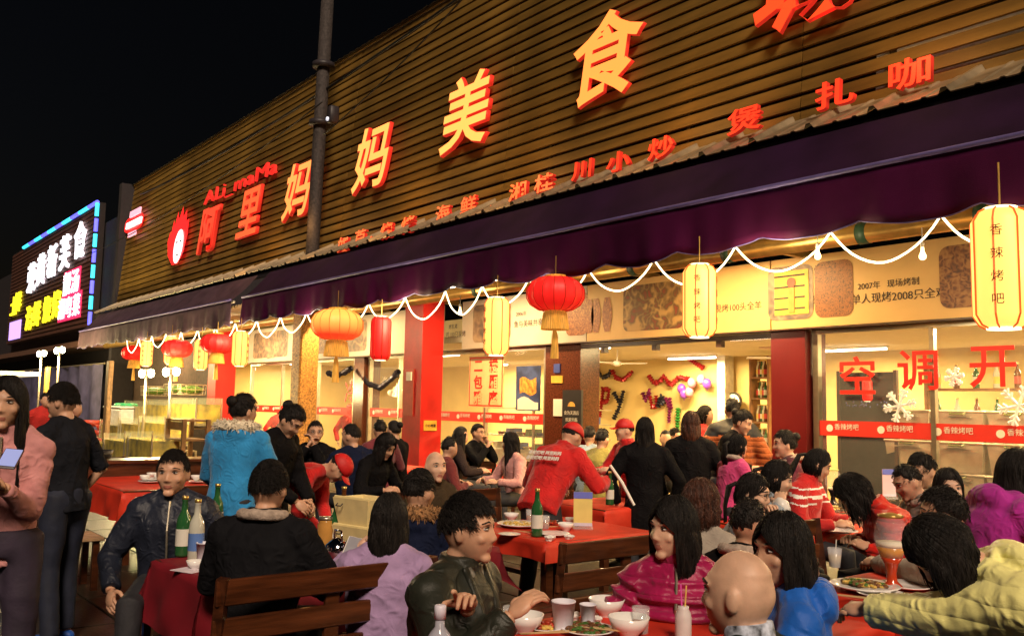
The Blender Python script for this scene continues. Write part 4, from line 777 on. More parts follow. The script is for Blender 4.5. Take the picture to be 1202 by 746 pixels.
# clutter in front of the white crates
for px, py, s_, lb in ((393,640,1.0,'dark green bottle among the jars'),(402,628,1.15,'brown bottle behind the jars')): SB[0 if s_ == 1 else 1].put(zt_(px,py), 0, lb, None, s_)
t = thing('condiment_jar', 'glass jar of orange sauce on the cluttered small table', 'jar', zt_(382,640)); MB().lathe([(.05,0),(.055,.02),(.055,.13),(.045,.15),(.045,.16)], 20).build('glass', mat('sauce', (.5,.25,.06), .15), t, True); MB().lathe([(.047,.161),(.047,.18)], 20).build('lid', alu, t, True)
t = thing('steel_kettle', 'shiny round steel kettle on the cluttered small table', 'kettle', zt_(396,655)); MB().lathe([(.06,0),(.075,.03),(.07,.08),(.035,.11),(.012,.12)], 20).build('body', mat('chrome', (.6,.6,.7), .08, metal=1, var=0), t, True); MB().tube([(.05,0,.05),(.1,0,.1),(.12,0,.12)], [.012,.008,.006], 8).build('spout', mat('chrome'), t, True); MB().tube([(-.05,0,.09),(-.04,0,.16),(.04,0,.16),(.05,0,.09)], .006, 6).build('handle', mat('chrome'), t, True)
t = thing('mobile_phone', 'white phone held by the woman in the lavender jacket', 'phone', aD(414,642,4.58)); MB().cbox((0,0,0), (.08,.15,.012), .005).build('case', white, t); MB().bb(-.034,.034,-.068,.068,.0062,.007).build('screen', mat('screen', (.3,.3,.35), .1), t); t.rotation_euler = (.6,.2,.9)
for k, z in enumerate((0,.17)):
    q = aD(428,610,5.6); t = thing('plastic_crate', ['lower of two stacked cream plastic crates','upper of two stacked cream plastic crates'][k], 'crate', (q.x,q.y,.72+z), R_(12), 'stacked cream crates'); t.scale = (.66,)*3
    mb = MB(); mb._add([(sx*.2,sy*.15,0) for sx,sy in ((-1,-1),(1,-1),(1,1),(-1,1))]+[(sx*.25,sy*.19,.25) for sx,sy in ((-1,-1),(1,-1),(1,1),(-1,1))]+[(sx*.235,sy*.175,.25) for sx,sy in ((-1,-1),(1,-1),(1,1),(-1,1))]+[(sx*.19,sy*.14,.02) for sx,sy in ((-1,-1),(1,-1),(1,1),(-1,1))], [(3,2,1,0)]+[(i,(i+1)%4,4+(i+1)%4,4+i) for i in range(4)]+[(4+i,4+(i+1)%4,8+(i+1)%4,8+i) for i in range(4)]+[(8+i,8+(i+1)%4,12+(i+1)%4,12+i) for i in range(4)]+[(12,13,14,15)])
    mb.build('tub', mat('cream_crate', (.80,.66,.32), .4, var=.06), t); MB().tube([(-.25,-.16,.255),(.25,-.16,.255)], .012, 6).build('rim', mat('cream_crate'), t); MB().tube([(-.16,-.2,.2),(-.16,-.225,.18),(-.09,-.225,.18),(-.09,-.2,.2)], .006, 5).build('handle', mat('dark_steel'), t)
q = aD(428,610,5.6); t = thing('crate_stand', 'low wooden stand under the cream crates', 'stand', (q.x,q.y,0), R_(12)); MB().cbox((0,0,.703), (.4,.34,.03), .006).build('top', wood[2], t)
for sx in (-1,1):
    for sy in (-1,1): MB().bb(sx*.2-.02,sx*.2+.02,sy*.15-.02,sy*.15+.02,.0,.687).build('leg', wood[1], t)
# hotpot pan, goblets
t = thing('hotpot_pan', 'square steel hotpot pan full of noodles on the red cloth', 'pan', zt_(962,612)); x_ = .2
MB().bb(-x_,x_,-.15,.15,0,.02).build('base', mat('pan_steel', (.5,.45,.4), .2, metal=.9), t)
for (a0,a1,b0,b1) in ((-x_,x_,-.15,-.14),(-x_,x_,.14,.15),(-x_,-x_+.01,-.139,.139),(x_-.01,x_,-.139,.139)): MB().bb(a0,a1,b0,b1,.021,.12).build('wall', mat('pan_steel'), t)
for sx in (-1,1): MB().tube([(sx*x_,-.05,.1),(sx*(x_+.04),-.05,.11),(sx*(x_+.04),.05,.11),(sx*x_,.05,.1)], .007, 6).build('handle', mat('pan_steel'), t)
p_ = zt_(962,612); food((p_[0],p_[1],.85), .16, .11, 90, 'yyb', 'noodles and tofu heaped in the hotpot pan', 21)
for px, py, lb in ((985,625,'white plate beside the hotpot pan'),(1003,612,'white bowl held by the red puffer jacket')): (PL if 'plate' in lb else BW).put(zt_(px,py), 0, lb, None, 1.2)
GP = [(.075,0),(.07,.015),(.035,.05),(.03,.10),(.045,.16),(.07,.20),(.10,.27),(.108,.33),(.095,.42),(.075,.46)]
def goblet(loc, label, lvl, s_, stem, top):
    t = thing('beer_goblet', label, 'beer goblet', loc); t.scale = (s_,)*3
    MB().lathe(GP[:6], 28).build('stem', stem, t, True); MB().lathe(GP[5:]+[(.07,.46),(.09,.42),(.102,.33),(.094,.27),(.064,.21)], 28, cap=False).build('bowl', mat('goblet_glass', (.82,.82,.9), .03, alpha=.10, var=0, spec=1), t, True)
    pr = [(r*.93,z) for r,z in GP[5:] if z <= lvl+.001]; MB().lathe(pr, 26).build('beer', beer if stem is not mat('ink') else mat('ink'), t, True); MB().lathe([(pr[-1][0],pr[-1][1]+.001),(pr[-1][0]*1.02,pr[-1][1]+.03)], 26).build('foam', foam, t, True)
    MB().lathe([(.08,.461),(.082,.475),(.02,.49)], 26).build('lid', top, t, True); return t
q = aZ(1047,690,.866); goblet((q.x,q.y,.866), 'tall beer goblet with red stem and golden lid before yellow jacket', .27, .68, mat('goblet_red', (.5,.05,.015), .15, coat=.6), mat('lid_gold', (.5,.32,.08), .3, metal=.5))
q = aZ(978,592,.746); goblet((q.x,q.y,.746), 'dark beer goblet with pale green lid on the hotpot table', .20, .72, mat('goblet_dark', (.02,.015,.02), .15), mat('lid_green', (.5,.6,.2), .4))
# food and dishes beside the goblet
for px, py, s_, lb in ((1015,692,1.3,'oval plate of grilled food by the goblet'),(1065,690,1.0,'white plate behind the goblet stem'),(1035,700,.9,'plate under the pinching hand')): PL.put(zt_(px,py,.866), 0, lb, None, s_)
food((*zt_(1015,690,.866)[:2],.88), .1, .06, 60, 'ygb', 'grilled skewered food on the oval plate', 30)
t = thing('plastic_cup', 'clear plastic cup with straw beside the blue jacket', 'cup', zt_(980,665)); MB().lathe([(.03,0),(.042,.11),(.04,.11),(.029,.004)], 20, cap=False).build('cup', plast, t, True); MB().tube([(0,0,.02),(.012,0,.16)], .003, 6).build('straw', white, t); MB().lathe([(.029,.004),(.037,.07)], 18).build('drink', mat('drink_amber', (.5,.35,.12), .15), t, True)
x, y, _ = zt_(1020,625,.5); t = thing('blue_box', 'blue and white carton box behind the goblet', 'box', (x,y,.0), .4); MB().cbox((0,0,.5), (.24,.18,.22), .004).build('carton', mat('carton_blue', (.03,.08,.42), .5), t); MB().bb(-.125,-.06,-.095,.095,.39,.61).build('white_panel', white, t); MB().cbox((0,0,.19), (.3,.26,.38), .01).build('seat_block', wood[1], t)
x, y, _ = zt_(915,592,.9); 
tag(MB().ell(aD(917,594,5.72), (.06,.05,.055), None, 16, 10, lambda v: v*(1+.12*math.sin(v.x*90)*math.sin(v.z*80))).build('plastic_glove', mat('glove_white', (.75,.72,.68), .3), None, True), 'crumpled white plastic glove in the hand of the woman in grey', 'glove')
# phone in pink woman's hand, tongs and bottle in waiter's hands, black pan on bench
t = thing('mobile_phone', 'phone in the hands of the woman in the pink jacket', 'phone', aD(12,538,3.8)); MB().cbox((0,0,0), (.075,.15,.012), .005).build('case', mat('phone_dark'), t); MB().bb(-.033,.033,-.065,.065,.0062,.007).build('screen', emi('phone_screen', (.25,.3,.6), .5), t); t.rotation_euler = (.5,.1,1.2)
q = aD(716,563,7.35); BE[0].put(q+Vector((0,0,-.2)), 0, 'beer bottle held by the bending waiter', None, .95)
t = thing('tongs', 'pale tongs in the waiter hand', 'tongs', q); MB().tube([(0,0,.12),(.06,.08,-.02),(.12,.16,-.2)], [.012,.014,.012], 6).build('arm', white, t)
t = thing('black_pan', 'black pan resting on the bench end by the low tanks', 'pan', (aZ(112,537,.95).x, aZ(112,537,.95).y, .93)); MB().lathe([(.12,0),(.17,.02),(.19,.11),(.18,.11),(.16,.03),(.001,.02)], 24, cap=False).build('bowl', mat('pan_black', (.02,.02,.022), .35), t, True)
for sx in (-1,1): MB().tube([(sx*.18,-.04,.09),(sx*.23,-.03,.1),(sx*.23,.03,.1),(sx*.18,.04,.09)], .01, 6).build('handle', mat('pan_black'), t)
x, y = t.location.x, t.location.y; tt_ = thing('serving_counter', 'low wooden counter with white emblem holding the black pan', 'counter', (x,y,0)); MB().cbox((0,.6,.91), (.5,2.6,.04), .006).build('top', wood[2], tt_); MB().bb(-.2,.2,-.6,1.8,.6,.889).build('front', wood[0], tt_)
for sy in (-.55,1.75): MB().bb(-.2,.2,sy-.03,sy+.03,0,.599).build('leg', wood[1], tt_)

# clutter on the stalls: basins and baskets
bs = thing('plastic_basin', 'x', 'basin'); MB().lathe([(.16,0),(.2,.02),(.25,.13),(.24,.13),(.18,.02),(.001,.015)], 22, cap=False).build('bowl', mat('basin_red', (.5,.06,.03), .35), bs, True); MB().lathe([(.001,.10),(.2,.095)], 18, cap=False).build('contents', mat('shellfish', (.35,.3,.22), .4, var=.7, scale=40, bump=1, bscale=50), bs, True)
BS = Proto(bs)
for k, (px, py, Y) in enumerate(((118,512,6.8),(108,500,6.9),(112,522,6.3),(126,505,7.0),(100,520,6.2))): BS.put(aY(px, py, Y), 0, ['red basin of shellfish beside the murky tank','red basin standing behind the other basins','basin of shellfish in front of the basins','upper basin leaning by the white freezer','basin nearest the black T-shirt'][k], 'basins on the stall', 1.3)
bk = thing('wire_basket', 'x', 'basket')
for z in (0,.1,.2): MB().tube([(.3*math.cos(a)*(1+.3*z), .2*math.sin(a)*(1+.3*z), z) for a in np.linspace(0,2*PI,20)], .008, 5).build('ring', steel, bk)
for k in range(10): a = k*2*PI/10; MB().tube([(.3*math.cos(a),.2*math.sin(a),0),(.318*math.cos(a),.212*math.sin(a),.2)], .006, 4).build('wire', steel, bk)
MB().ell((0,0,.1), (.27,.18,.08), None, 14, 8, lambda v: v*(1+.15*math.sin(v.x*40)*math.sin(v.y*50))).build('greens', mat('greens', (.10,.22,.04), .5, var=.6, scale=30), bk, True)
BK = Proto(bk)
for k, (px, py, Y) in enumerate(((205,462,7.6),(182,464,7.6),(225,463,7.6))): BK.put(aY(px, py, Y), k, ['wire basket of greens on the middle top tank','wire basket of greens on the brownish top tank','wire basket of greens on the tank next to the red pillar'][k], 'baskets on the tanks', 1.2)

# crumpled tissues and extra chopsticks on the used tables
ts = thing('crumpled_tissue', 'x', 'tissue'); MB().ell((0,0,.012), (.028,.022,.014), None, 16, 10, lambda v: v*(1+.25*math.sin(v.x*260)*math.sin(v.y*210+1)+.15*math.sin(v.z*300))).build('paper', mat('tissue_white', (.78,.74,.70), .8), ts)
TS = Proto(ts)
for k, (px, py, z) in enumerate(((590,616,.746),(668,632,.746),(645,634,.746),(700,730,.806),(625,736,.806),(670,728,.806),(1040,700,.866),(995,622,.746),(222,650,.746),(243,668,.746))):
    TS.put(zt_(px,py,z), k*.9, 'crumpled white tissue left on the %s' % ('leftovers table' if px > 500 and px < 690 and z < .8 else 'crowded near table' if z == .806 else 'goblet table' if z == .866 else 'hotpot table' if px > 900 else 'dark red cloth'), 'crumpled tissues', 1+.2*(k % 3))
sticks(618,624,.2,'chopsticks lying beside the large plate of leftovers'); sticks(648,742,1.1,'chopsticks beside the lilac cup',.82); sticks(1000,700,.3,'chopsticks beside the oval plate',.88)
# ------------------------------------------------------------------ people
SK = {}
def skin(k):
    return mat('skin_%d' % k, [(.60,.34,.22),(.68,.42,.29),(.52,.27,.17)][k % 3], .46, var=.16, scale=12, bump=.06, bscale=220, spec=.4, sss=.12)
lipm = mat('lips', (.40,.15,.11), .4, var=.05); eyew = mat('eye_white', (.5,.46,.43), .3, var=0); eyeb = mat('iris', (.02,.012,.01), .15, var=0)
hairm = mat('black_hair', (.012,.009,.008), .55, var=.5, scale=70, stretch=(1,1,.12), bump=1.0, bscale=160, spec=.3); hairb = mat('brown_hair', (.075,.022,.010), .45, var=.5, scale=70, stretch=(1,1,.15), bump=1.0, bscale=160)
def remesh(mb, name, vox, it=2, fac=.5):
    me = D.meshes.new(name); me.from_pydata(mb.v, [], mb.f); me.update(); o = D.objects.new(name, me); COL.objects.link(o)
    m = o.modifiers.new('r', 'REMESH'); m.mode = 'VOXEL'; m.voxel_size = vox; m.use_smooth_shade = True
    if it: s_ = o.modifiers.new('s', 'SMOOTH'); s_.factor = fac; s_.iterations = it
    dg = bpy.context.evaluated_depsgraph_get(); r = D.meshes.new_from_object(o.evaluated_get(dg)); D.objects.remove(o); D.meshes.remove(me); r.name = name; r.materials.clear(); return r
def wrinkle(me, amp, seed, k=26.0):
    n = len(me.vertices); co = np.empty(n*3); me.vertices.foreach_get('co', co); co = co.reshape(-1,3); no = np.empty(n*3); me.vertices.foreach_get('normal', no); no = no.reshape(-1,3)
    r = np.random.default_rng(seed); d = np.zeros(n)
    for i in range(6):
        v = r.normal(size=3); v /= np.linalg.norm(v); v *= k*r.uniform(.5,1.6); w_ = co @ v + r.uniform(0,6) + 1.3*np.sin(co @ (r.normal(size=3)*9)); d += (1-np.abs(np.sin(w_/2)))**2 - .35
    co += no*(d*amp/3)[:,None]; me.vertices.foreach_set('co', co.ravel()); me.update()
def paint(me, mats, fn):
    for m in mats: me.materials.append(m)
    if fn:
        c = np.empty(len(me.polygons)*3); me.polygons.foreach_get('center', c); me.polygons.foreach_set('material_index', fn(c.reshape(-1,3)).astype(int))
    me.polygons.foreach_set('use_smooth', [True]*len(me.polygons))
def ik(S, W, l1, l2, hint):
    d = W-S; L = d.length
    if L > (l1+l2)*.995: W = S+d*((l1+l2)*.995/L); d = W-S; L = d.length
    a = (l1*l1-l2*l2+L*L)/(2*L); h = math.sqrt(max(1e-6, l1*l1-a*a)); u = d/L; n = hint-u*hint.dot(u); n.normalize(); return S+u*a+n*h, W
def fold(m, puff):
    if m.get('folded'): return
    m['folded'] = 1; t = m.node_tree; b = t.nodes['Principled BSDF']; old = b.inputs['Normal'].links[0].from_node if b.inputs['Normal'].links else None
    tc = t.nodes.new('ShaderNodeTexCoord'); n = t.nodes.new('ShaderNodeTexNoise'); n.inputs['Scale'].default_value = 11; n.inputs['Detail'].default_value = 3; n.inputs['Distortion'].default_value = 2.2; n.noise_type = 'RIDGED_MULTIFRACTAL' if hasattr(n, 'noise_type') else n.noise_type
    t.links.new(tc.outputs['Object'], n.inputs[0]); bp = t.nodes.new('ShaderNodeBump'); bp.inputs['Strength'].default_value = .55; bp.inputs['Distance'].default_value = .018; t.links.new(n.outputs['Fac'], bp.inputs['Height'])
    if old: t.links.new(old.outputs[0], bp.inputs['Normal'])
    last = bp
    if puff:
        w_ = t.nodes.new('ShaderNodeTexWave'); w_.bands_direction = 'Z'; w_.wave_profile = 'SIN'; w_.inputs['Scale'].default_value = 5.2; w_.inputs['Distortion'].default_value = 1.2; w_.inputs['Detail'].default_value = 1; t.links.new(tc.outputs['Object'], w_.inputs[0])
        pw = t.nodes.new('ShaderNodeMath'); pw.operation = 'POWER'; pw.inputs[1].default_value = .35; t.links.new(w_.outputs['Fac'], pw.inputs[0])
        b2 = t.nodes.new('ShaderNodeBump'); b2.inputs['Strength'].default_value = .55 if puff > .3 else .3; b2.inputs['Distance'].default_value = .02; t.links.new(pw.outputs[0], b2.inputs['Height']); t.links.new(bp.outputs[0], b2.inputs['Normal']); last = b2
    t.links.new(last.outputs[0], b.inputs['Normal'])
def hand_mesh(mb, W, fwd, palm_n, s, curl, right, point=False):
    # W wrist, fwd pointing from wrist to fingers, palm_n = direction the palm faces
    f = fwd.normalized(); n = (palm_n-f*palm_n.dot(f)).normalized(); side = f.cross(n)*(1 if right else -1)      # side = towards the thumb
    c = W+f*.045*s
    M = Matrix((side*1, f, n)).transposed()
    mb.ell(c, (.040*s,.056*s,.019*s), M, 12, 8)
    for i, (off, L, r) in enumerate(((.030,.072,.0085),(.010,.080,.009),(-.011,.075,.0085),(-.030,.058,.0075))):
        b = W+f*.085*s+side*off*s; a = curl if not (point and i == 0) else .25; pts = [b-f*.02*s, b]; dr = f
        for k, q in enumerate((.45,.32,.23)):
            ang = a*(.55 if k == 0 else 1.0); dr = (dr*math.cos(ang)+n*math.sin(ang)).normalized(); pts.append(pts[-1]+dr*L*q*s)
        mb.tube(pts, [r*s*1.1,r*s*1.12,r*s,r*s*.92,r*s*.62], 8)
    b = W+f*.025*s+side*.030*s; d1 = (f*.6+side*.65+n*.35).normalized(); d2 = (f*.9+side*.1+n*.5).normalized()
    mb.tube([b-side*.012*s, b+d1*.02*s, b+d1*.042*s, b+d1*.042*s+d2*.028*s, b+d1*.042*s+d2*.046*s], [.013*s,.0135*s,.011*s,.010*s,.006*s], 8)
def person(label, hp, fa, pose='sit', lean=8, hfa=None, hp_pitch=0, jacket=(.02,.02,.02), pants=(.02,.02,.025), hair='short', hcol=None, q=1, s=1.0, sk=0, puff=0, hands=None, bulk=1.0, extra=(), shoe=(.02,.02,.02), jrough=.8, curl=.9, jname=None, tilt=0, hs=1.0, pat=None, group=None, jvar=.18):
    H = aD(*hp); seed = int(hp[0]*31+hp[1]); rs = random.Random(seed); A = R_(fa-38.7); f = Vector((math.cos(A), math.sin(A), 0)); rt = Vector((f.y, -f.x, 0)); Z = Vector((0,0,1))
    B = Matrix((rt, f, Z)).transposed()           # body frame: x right, y forward
    hA = R_((hfa if hfa is not None else fa)-38.7); hf = Vector((math.cos(hA), math.sin(hA), 0)); pitch = R_(hp_pitch)
    hf2 = hf*math.cos(pitch)+Z*math.sin(pitch); hr = Vector((hf.y, -hf.x, 0)); hu = hr.cross(hf2)
    HM = Matrix((hr, hf2, hu)).transposed()
    if tilt: HM = Matrix.Rotation(R_(tilt), 3, hf2) @ HM
    lam = R_(lean); spd = Z*math.cos(lam)+f*math.sin(lam); nb = H-HM@Vector((0,.0,.10*s))-hf2*.03*s-spd*.035*s      # base of neck
    spd2 = Z*math.cos(lam*.8)+f*math.sin(lam*.8); P = nb-spd2*.50*s
    fwdn = (f-spd2*f.dot(spd2)).normalized()
    vox = (.0062,.010,.016)[q]; jv = (.0075 if puff else .010,.014,.02)[q]
    sh = [nb+rt*sx*.165*s*bulk**.5-spd2*.075*s for sx in (-1,1)]
    if hands is None: hands = [None, None]
    W = []
    for i, sx in enumerate((-1,1)):
        t = hands[i]
        if t is None: t = P+f*(.36 if pose == 'sit' else .06)*s+rt*sx*(.17 if pose == 'sit' else .25)*s+Z*(.20 if pose == 'sit' else -.05)*s
        elif len(t) == 4: t = aD(*t[:3])
        else: t = P+rt*t[0]*s+f*t[1]*s+Z*t[2]*s
        W.append(t)
    arms = []
    for i, sx in enumerate((-1,1)): E, Wr = ik(sh[i], W[i], .29*s, .25*s, rt*sx*(.1 if 'tuck' in extra else .8)-Z*.9-f*.35); arms.append((sh[i], E, Wr))
    if pose == 'sit':
        kn = [P+rt*sx*.12*s+f*.42*s-Z*.02*s for sx in (-1,1)]; fo = [Vector((k_.x, k_.y, .07))+f*.03 for k_ in kn]
    else:
        st = .05; fo = [Vector((P.x, P.y, .08))+rt*sx*.11*s+f*(st*sx-.0) - f*(f.dot(Vector((0,0,0)))) for sx in (-1,1)]; kn = [(P+rt*sx*.09*s+fo[i])/2+f*.04*s for i, sx in enumerate((-1,1))]
    hipj = [P+rt*sx*.09*s for sx in (-1,1)]
    # ---- body (head, neck, trunk, limbs as one surface)
    mb = MB(); hh = hs*s
    def hfn(v):
        x, y, z = v; t_ = -z/.118
        if t_ > 0: x *= 1-.30*t_**1.6; y = y*(1-.10*t_) + (.014*t_ if y > 0 else .030*t_**1.5)
        if z > .06: y -= .006
        if y > 0:
            for ex in (-.031,.031): g_ = math.exp(-((x-ex)**2+(z-.012)**2)/(2*.014**2)); y -= .011*g_
            y -= .004*math.exp(-(z+.095)**2/(2*.012**2))*0
        return Vector((x,y,z))
    hi = q < 2
    mb.ell(H, (.076*hh,.096*hh,.118*hh), HM, 40 if hi else 18, 28 if hi else 14, lambda v: hfn(v/hh)*hh)
    def hp_(x, y, z): return H+HM@Vector((x*hh, y*hh, z*hh))
    if hi:
        mb.tube([hp_(0,.082,.018), hp_(0,.093,-.004), hp_(0,.101,-.026), hp_(0,.091,-.035)], [.007*hh,.008*hh,.0108*hh,.007*hh], 8)
        for sx in (-1,1): mb.ell(hp_(sx*.012,.093,-.029), (.008*hh,.009*hh,.007*hh), HM, 8, 6); mb.tube([hp_(sx*.012,.088,.028), hp_(sx*.034,.085,.034), hp_(sx*.056,.066,.026)], [.006*hh,.008*hh,.005*hh], 6); mb.ell(hp_(sx*.04,.062,-.022), (.024*hh,.02*hh,.02*hh), HM, 10, 8)
        mb.ell(hp_(0,.080,-.058), (.023*hh,.011*hh,.006*hh), HM, 10, 6); mb.ell(hp_(0,.079,-.067), (.018*hh,.011*hh,.006*hh), HM, 10, 6); mb.ell(hp_(0,.066,-.094), (.028*hh,.020*hh,.020*hh), HM, 12, 8)
    for sx in (-1,1): mb.ell(hp_(sx*.077,-.008,-.004), (.011*hh,.02*hh,.033*hh), HM, 10, 8)
    mb.tube([H-HM@Vector((0,.012,.05))*s, nb+(H-nb)*.35-hf2*.01*s, nb-spd2*.03*s], [.047*s,.050*s,.064*s], 14)
    mb.tube([nb-spd2*.02*s, nb-spd2*.10*s, nb-spd2*.3*s, P], [.08*s,.12*s,.10*s,.11*s], 14, up=fwdn, flat=.72)
    for (S_, E, Wr) in arms: mb.tube([nb-spd2*.05*s, S_, E, Wr], [.05*s,.05*s,.04*s,.026*s], 10)
    for i in (0,1): mb.tube([P, hipj[i], kn[i], fo[i]], [.07*s,.075*s,.052*s,.036*s], 10)
    body = remesh(mb, 'person', vox, 2)
    hb = MB()
    for i, (S_, E, Wr) in enumerate(arms):
        fd = (Wr-E).normalized(); pn = (-Z*.6+rt*(1 if i == 0 else -1)*.6+f*.2); hand_mesh(hb, Wr, fd, pn, s, curl if not hasattr(curl, '__len__') else curl[i], i == 1, 'point%d' % i in extra)
    n0 = len(body.vertices); bmh = bmesh.new(); bmh.from_mesh(body); tmp = hb.mesh('tmp', skin(sk), True); bmh.from_mesh(tmp); bmh.to_mesh(body); bmh.free(); D.meshes.remove(tmp)
    Hv = np.array(H); HMi = np.array(HM).T
    def fpaint(c):
        l = (c-Hv) @ HMi.T / hh
        return ((np.abs(l[:,0]) < .021-.25*np.abs(l[:,2]+.0625)) & (l[:,1] > .072) & (l[:,2] < -.054) & (l[:,2] > -.072)) if hi else np.zeros(len(c))
    paint(body, [skin(sk), lipm], fpaint)
    root = link('person', body); tag(root, label, 'person', group)
    if q < 2 and 'noeyes' not in extra:
        for sx in (-1,1):
            ey_ = MB().ell(hp_(sx*.031,.0735,.012), (.0145*hh,.0125*hh,.0056*hh), HM, 12, 8).build('eye', eyew, root, True)
            MB().ell(hp_(sx*.031,.0825,.0125), (.0058*hh,.0046*hh,.0052*hh), HM, 10, 6).build('iris', eyeb, ey_, True)
            MB().tube([hp_(sx*.014,.088,.031), hp_(sx*.034,.0885,.038), hp_(sx*.056,.068,.031)], [.0028*hh,.004*hh,.002*hh], 6).build('eyebrow', hairm, root, True)
            MB().tube([hp_(sx*.016,.0835,.016), hp_(sx*.031,.087,.0205), hp_(sx*.047,.077,.016)], [.0014*hh,.0026*hh,.0014*hh], 5).build('eyelid', hairm if hi else hairm, root, True)
    # ---- upper garment
    jb = MB(); jr = 1.0*bulk
    n_ = 26 if puff else 9; pts = []; rad = []
    prof = [(0,.165),(.12,.165),(.3,.158),(.5,.172),(.72,.188),(.84,.182),(.94,.135),(1.03,.082)]
    lo = P-spd2*(.10 if 'long' not in extra else .0)*s
    hem = [P-Z*.42*s+f*.02, P-Z*.2*s] if 'long' in extra else []
    for h_ in hem: pts.append(h_); rad.append(.20*s*jr)
    for k in range(n_+1):
        t_ = k/n_*1.03; pts.append(lo+(nb+spd2*.0*s-lo)*t_); r_ = np.interp(t_, [p_[0] for p_ in prof], [p_[1] for p_ in prof])
        if puff and .05 < t_ < .93: r_ *= 1+puff*(abs(math.sin(t_*PI*8))-.5)*.16
        rad.append(r_*s*jr)
    jb.tube(pts, rad, 22, up=fwdn, flat=.70)
    for i, (S_, E, Wr) in enumerate(arms):
        jb.ell(S_, .074*s*jr, None, 12, 8); jb.tube([nb+spd2*.005*s, (nb+S_)/2+spd2*.022*s, S_], [.06*s,.062*s,.066*s*jr], 10)
        ap = [nb-spd2*.09*s+(S_-nb)*.3, S_]; ar = [.085*s*jr, .08*s*jr]; N = 11 if puff else 4
        for k in range(1, N+1): t_ = k/N; ap.append(S_+(E-S_)*t_); ar.append((.074-.012*t_+(puff*.010*((k % 2)*2-1) if puff else 0))*s*jr)
        for k in range(1, N+1): t_ = k/N*.95; ap.append(E+(Wr-E)*t_); ar.append((.062-.016*t_+(puff*.009*((k % 2)*2-1) if puff else 0))*s*jr)
        if 'tshirt' in extra: ap = ap[:2+N]; ar = ar[:2+N]
        jb.tube(ap, ar, 14)
    if 'hood' in extra or 'fur' in extra: jb.ell(nb-fwdn*.095*s-spd2*.035*s, (.14*s,.062*s,.085*s), Matrix((rt, fwdn, spd2)).transposed(), 16, 12)
    if 'collar' in extra or puff: jb.tube([nb-spd2*.03*s, nb+spd2*.055*s], [.088*s,.078*s], 16)
    jm = remesh(jb, 'jacket', jv, 1 if puff else 3); wrinkle(jm, .010 if not puff else .006, seed, 42 if q < 2 else 22)
    mname = jname or 'jacket_%d' % seed
    jmt = mat(mname, jacket, jrough, var=jvar, scale=7, bump=.22, bscale=260, sheen=0 if max(jacket) < .06 else .15, spec=.1 if max(jacket) < .06 and jrough > .5 else .4)
    fold(jmt, puff)
    mats_ = [jmt]; fnp = None
    if pat == 'stripes':
        mats_.append(mat('stripe_white', (.8,.75,.7), .6)); Sv = np.array(sh[1]); nv = np.array(nb)
        fnp = lambda c: (np.abs(((c-np.array(P)) @ np.array(spd2))-.40*s) % .05 < .012) & (np.abs((c-np.array(P)) @ np.array(spd2)-.40*s) < .06)
    if pat == 'yoke':
        mats_.append(mat('yoke_black', (.015,.015,.015), .6)); fnp = lambda c: ((c-np.array(P)) @ np.array(spd2)) > .36*s
    paint(jm, mats_, fnp)
    jo = link({'tshirt': 'shirt'}.get(next((e for e in extra if e == 'tshirt'), ''), 'jacket'), jm, root)
    # ---- trousers and shoes
    tb = MB(); tb.tube([P+spd2*.06*s, P-Z*.06*s], [.155*s,.16*s], 16, up=fwdn, flat=.72)
    for i in (0,1): tb.tube([P+spd2*.03*s, hipj[i], (hipj[i]+kn[i])/2, kn[i], (kn[i]+fo[i])/2, fo[i]+Z*.01], [.10*s,.098*s,.088*s,.074*s,.068*s,.062*s], 12)
    tm_ = remesh(tb, 'trousers', .018 if q else .014, 2); wrinkle(tm_, .01, seed+1, 18); paint(tm_, [mat('trousers_%d' % (hash(pants) % 9999), pants, .75, var=.2, bump=.2)], None); link('trousers', tm_, root)
    for i in (0,1):
        b_ = fo[i]; M_ = B; MB().ell(Vector((b_.x, b_.y, .05))+f*.06, (.05*s,.14*s,.05), M_, 12, 8, lambda v: Vector((v.x, v.y, max(v.z, -.045)))).build('shoe', mat('shoe_%d' % (hash(shoe) % 9999), shoe, .5), root, True)
    # ---- hair
    hm = hcol or hairm
    if hair != 'bald':
        g = MB(); nu, nv = (56,34) if q == 0 else (36,22) if q == 1 else (22,14); ph = [rs.uniform(0,6) for _ in range(4)]
        curly = hair == 'curly'; vol = {'short':1.10,'bob':1.16,'long':1.12,'tail':1.09,'curly':1.24,'bun':1.1,'crop':1.045}.get(hair, 1.1)
        def hfun(v):
            d = Vector((v.x/.076, v.y/.096, v.z/.118)); az = math.atan2(d.x, d.y); front = max(0, math.cos(az))
            line = .50 if hair in ('short','crop') else .42            # hairline height at the forehead
            low = -.25 if hair in ('short','crop') else -.45
            lim = low+(line-low)*min(1, max(0, (front-.05)/.55))
            if hair in ('short','crop') and abs(az) > 1.2 and abs(az) < 2.0: lim = max(lim, -.02)
            lim += .07*math.sin(az*19+ph[2])*math.sin(az*31+ph[3])+.03*math.sin(az*57); edge = min(1, max(0, (d.z-lim)/.2)); nz = .5+.25*math.sin(az*23+ph[0]+d.z*6)+.25*math.sin(az*41+ph[1]-d.z*9)
            k = .86+(vol-.86)*edge*(1-.03*nz) + (.03*edge*math.sin(az*11+d.z*14+ph[2])*math.sin(d.z*17+ph[3]) if curly else 0)
            w_ = hfn(v) if d.z < 0 else v
            return w_*k
        g.ell(hp_(0,-.004,.006), (.076*hh,.096*hh,.118*hh), HM, nu, nv, lambda v: hfun(v/hh)*hh)
        nl = {0:1000,1:300,2:60}[q]; lr = {0:.3,1:.5,2:1}[q]
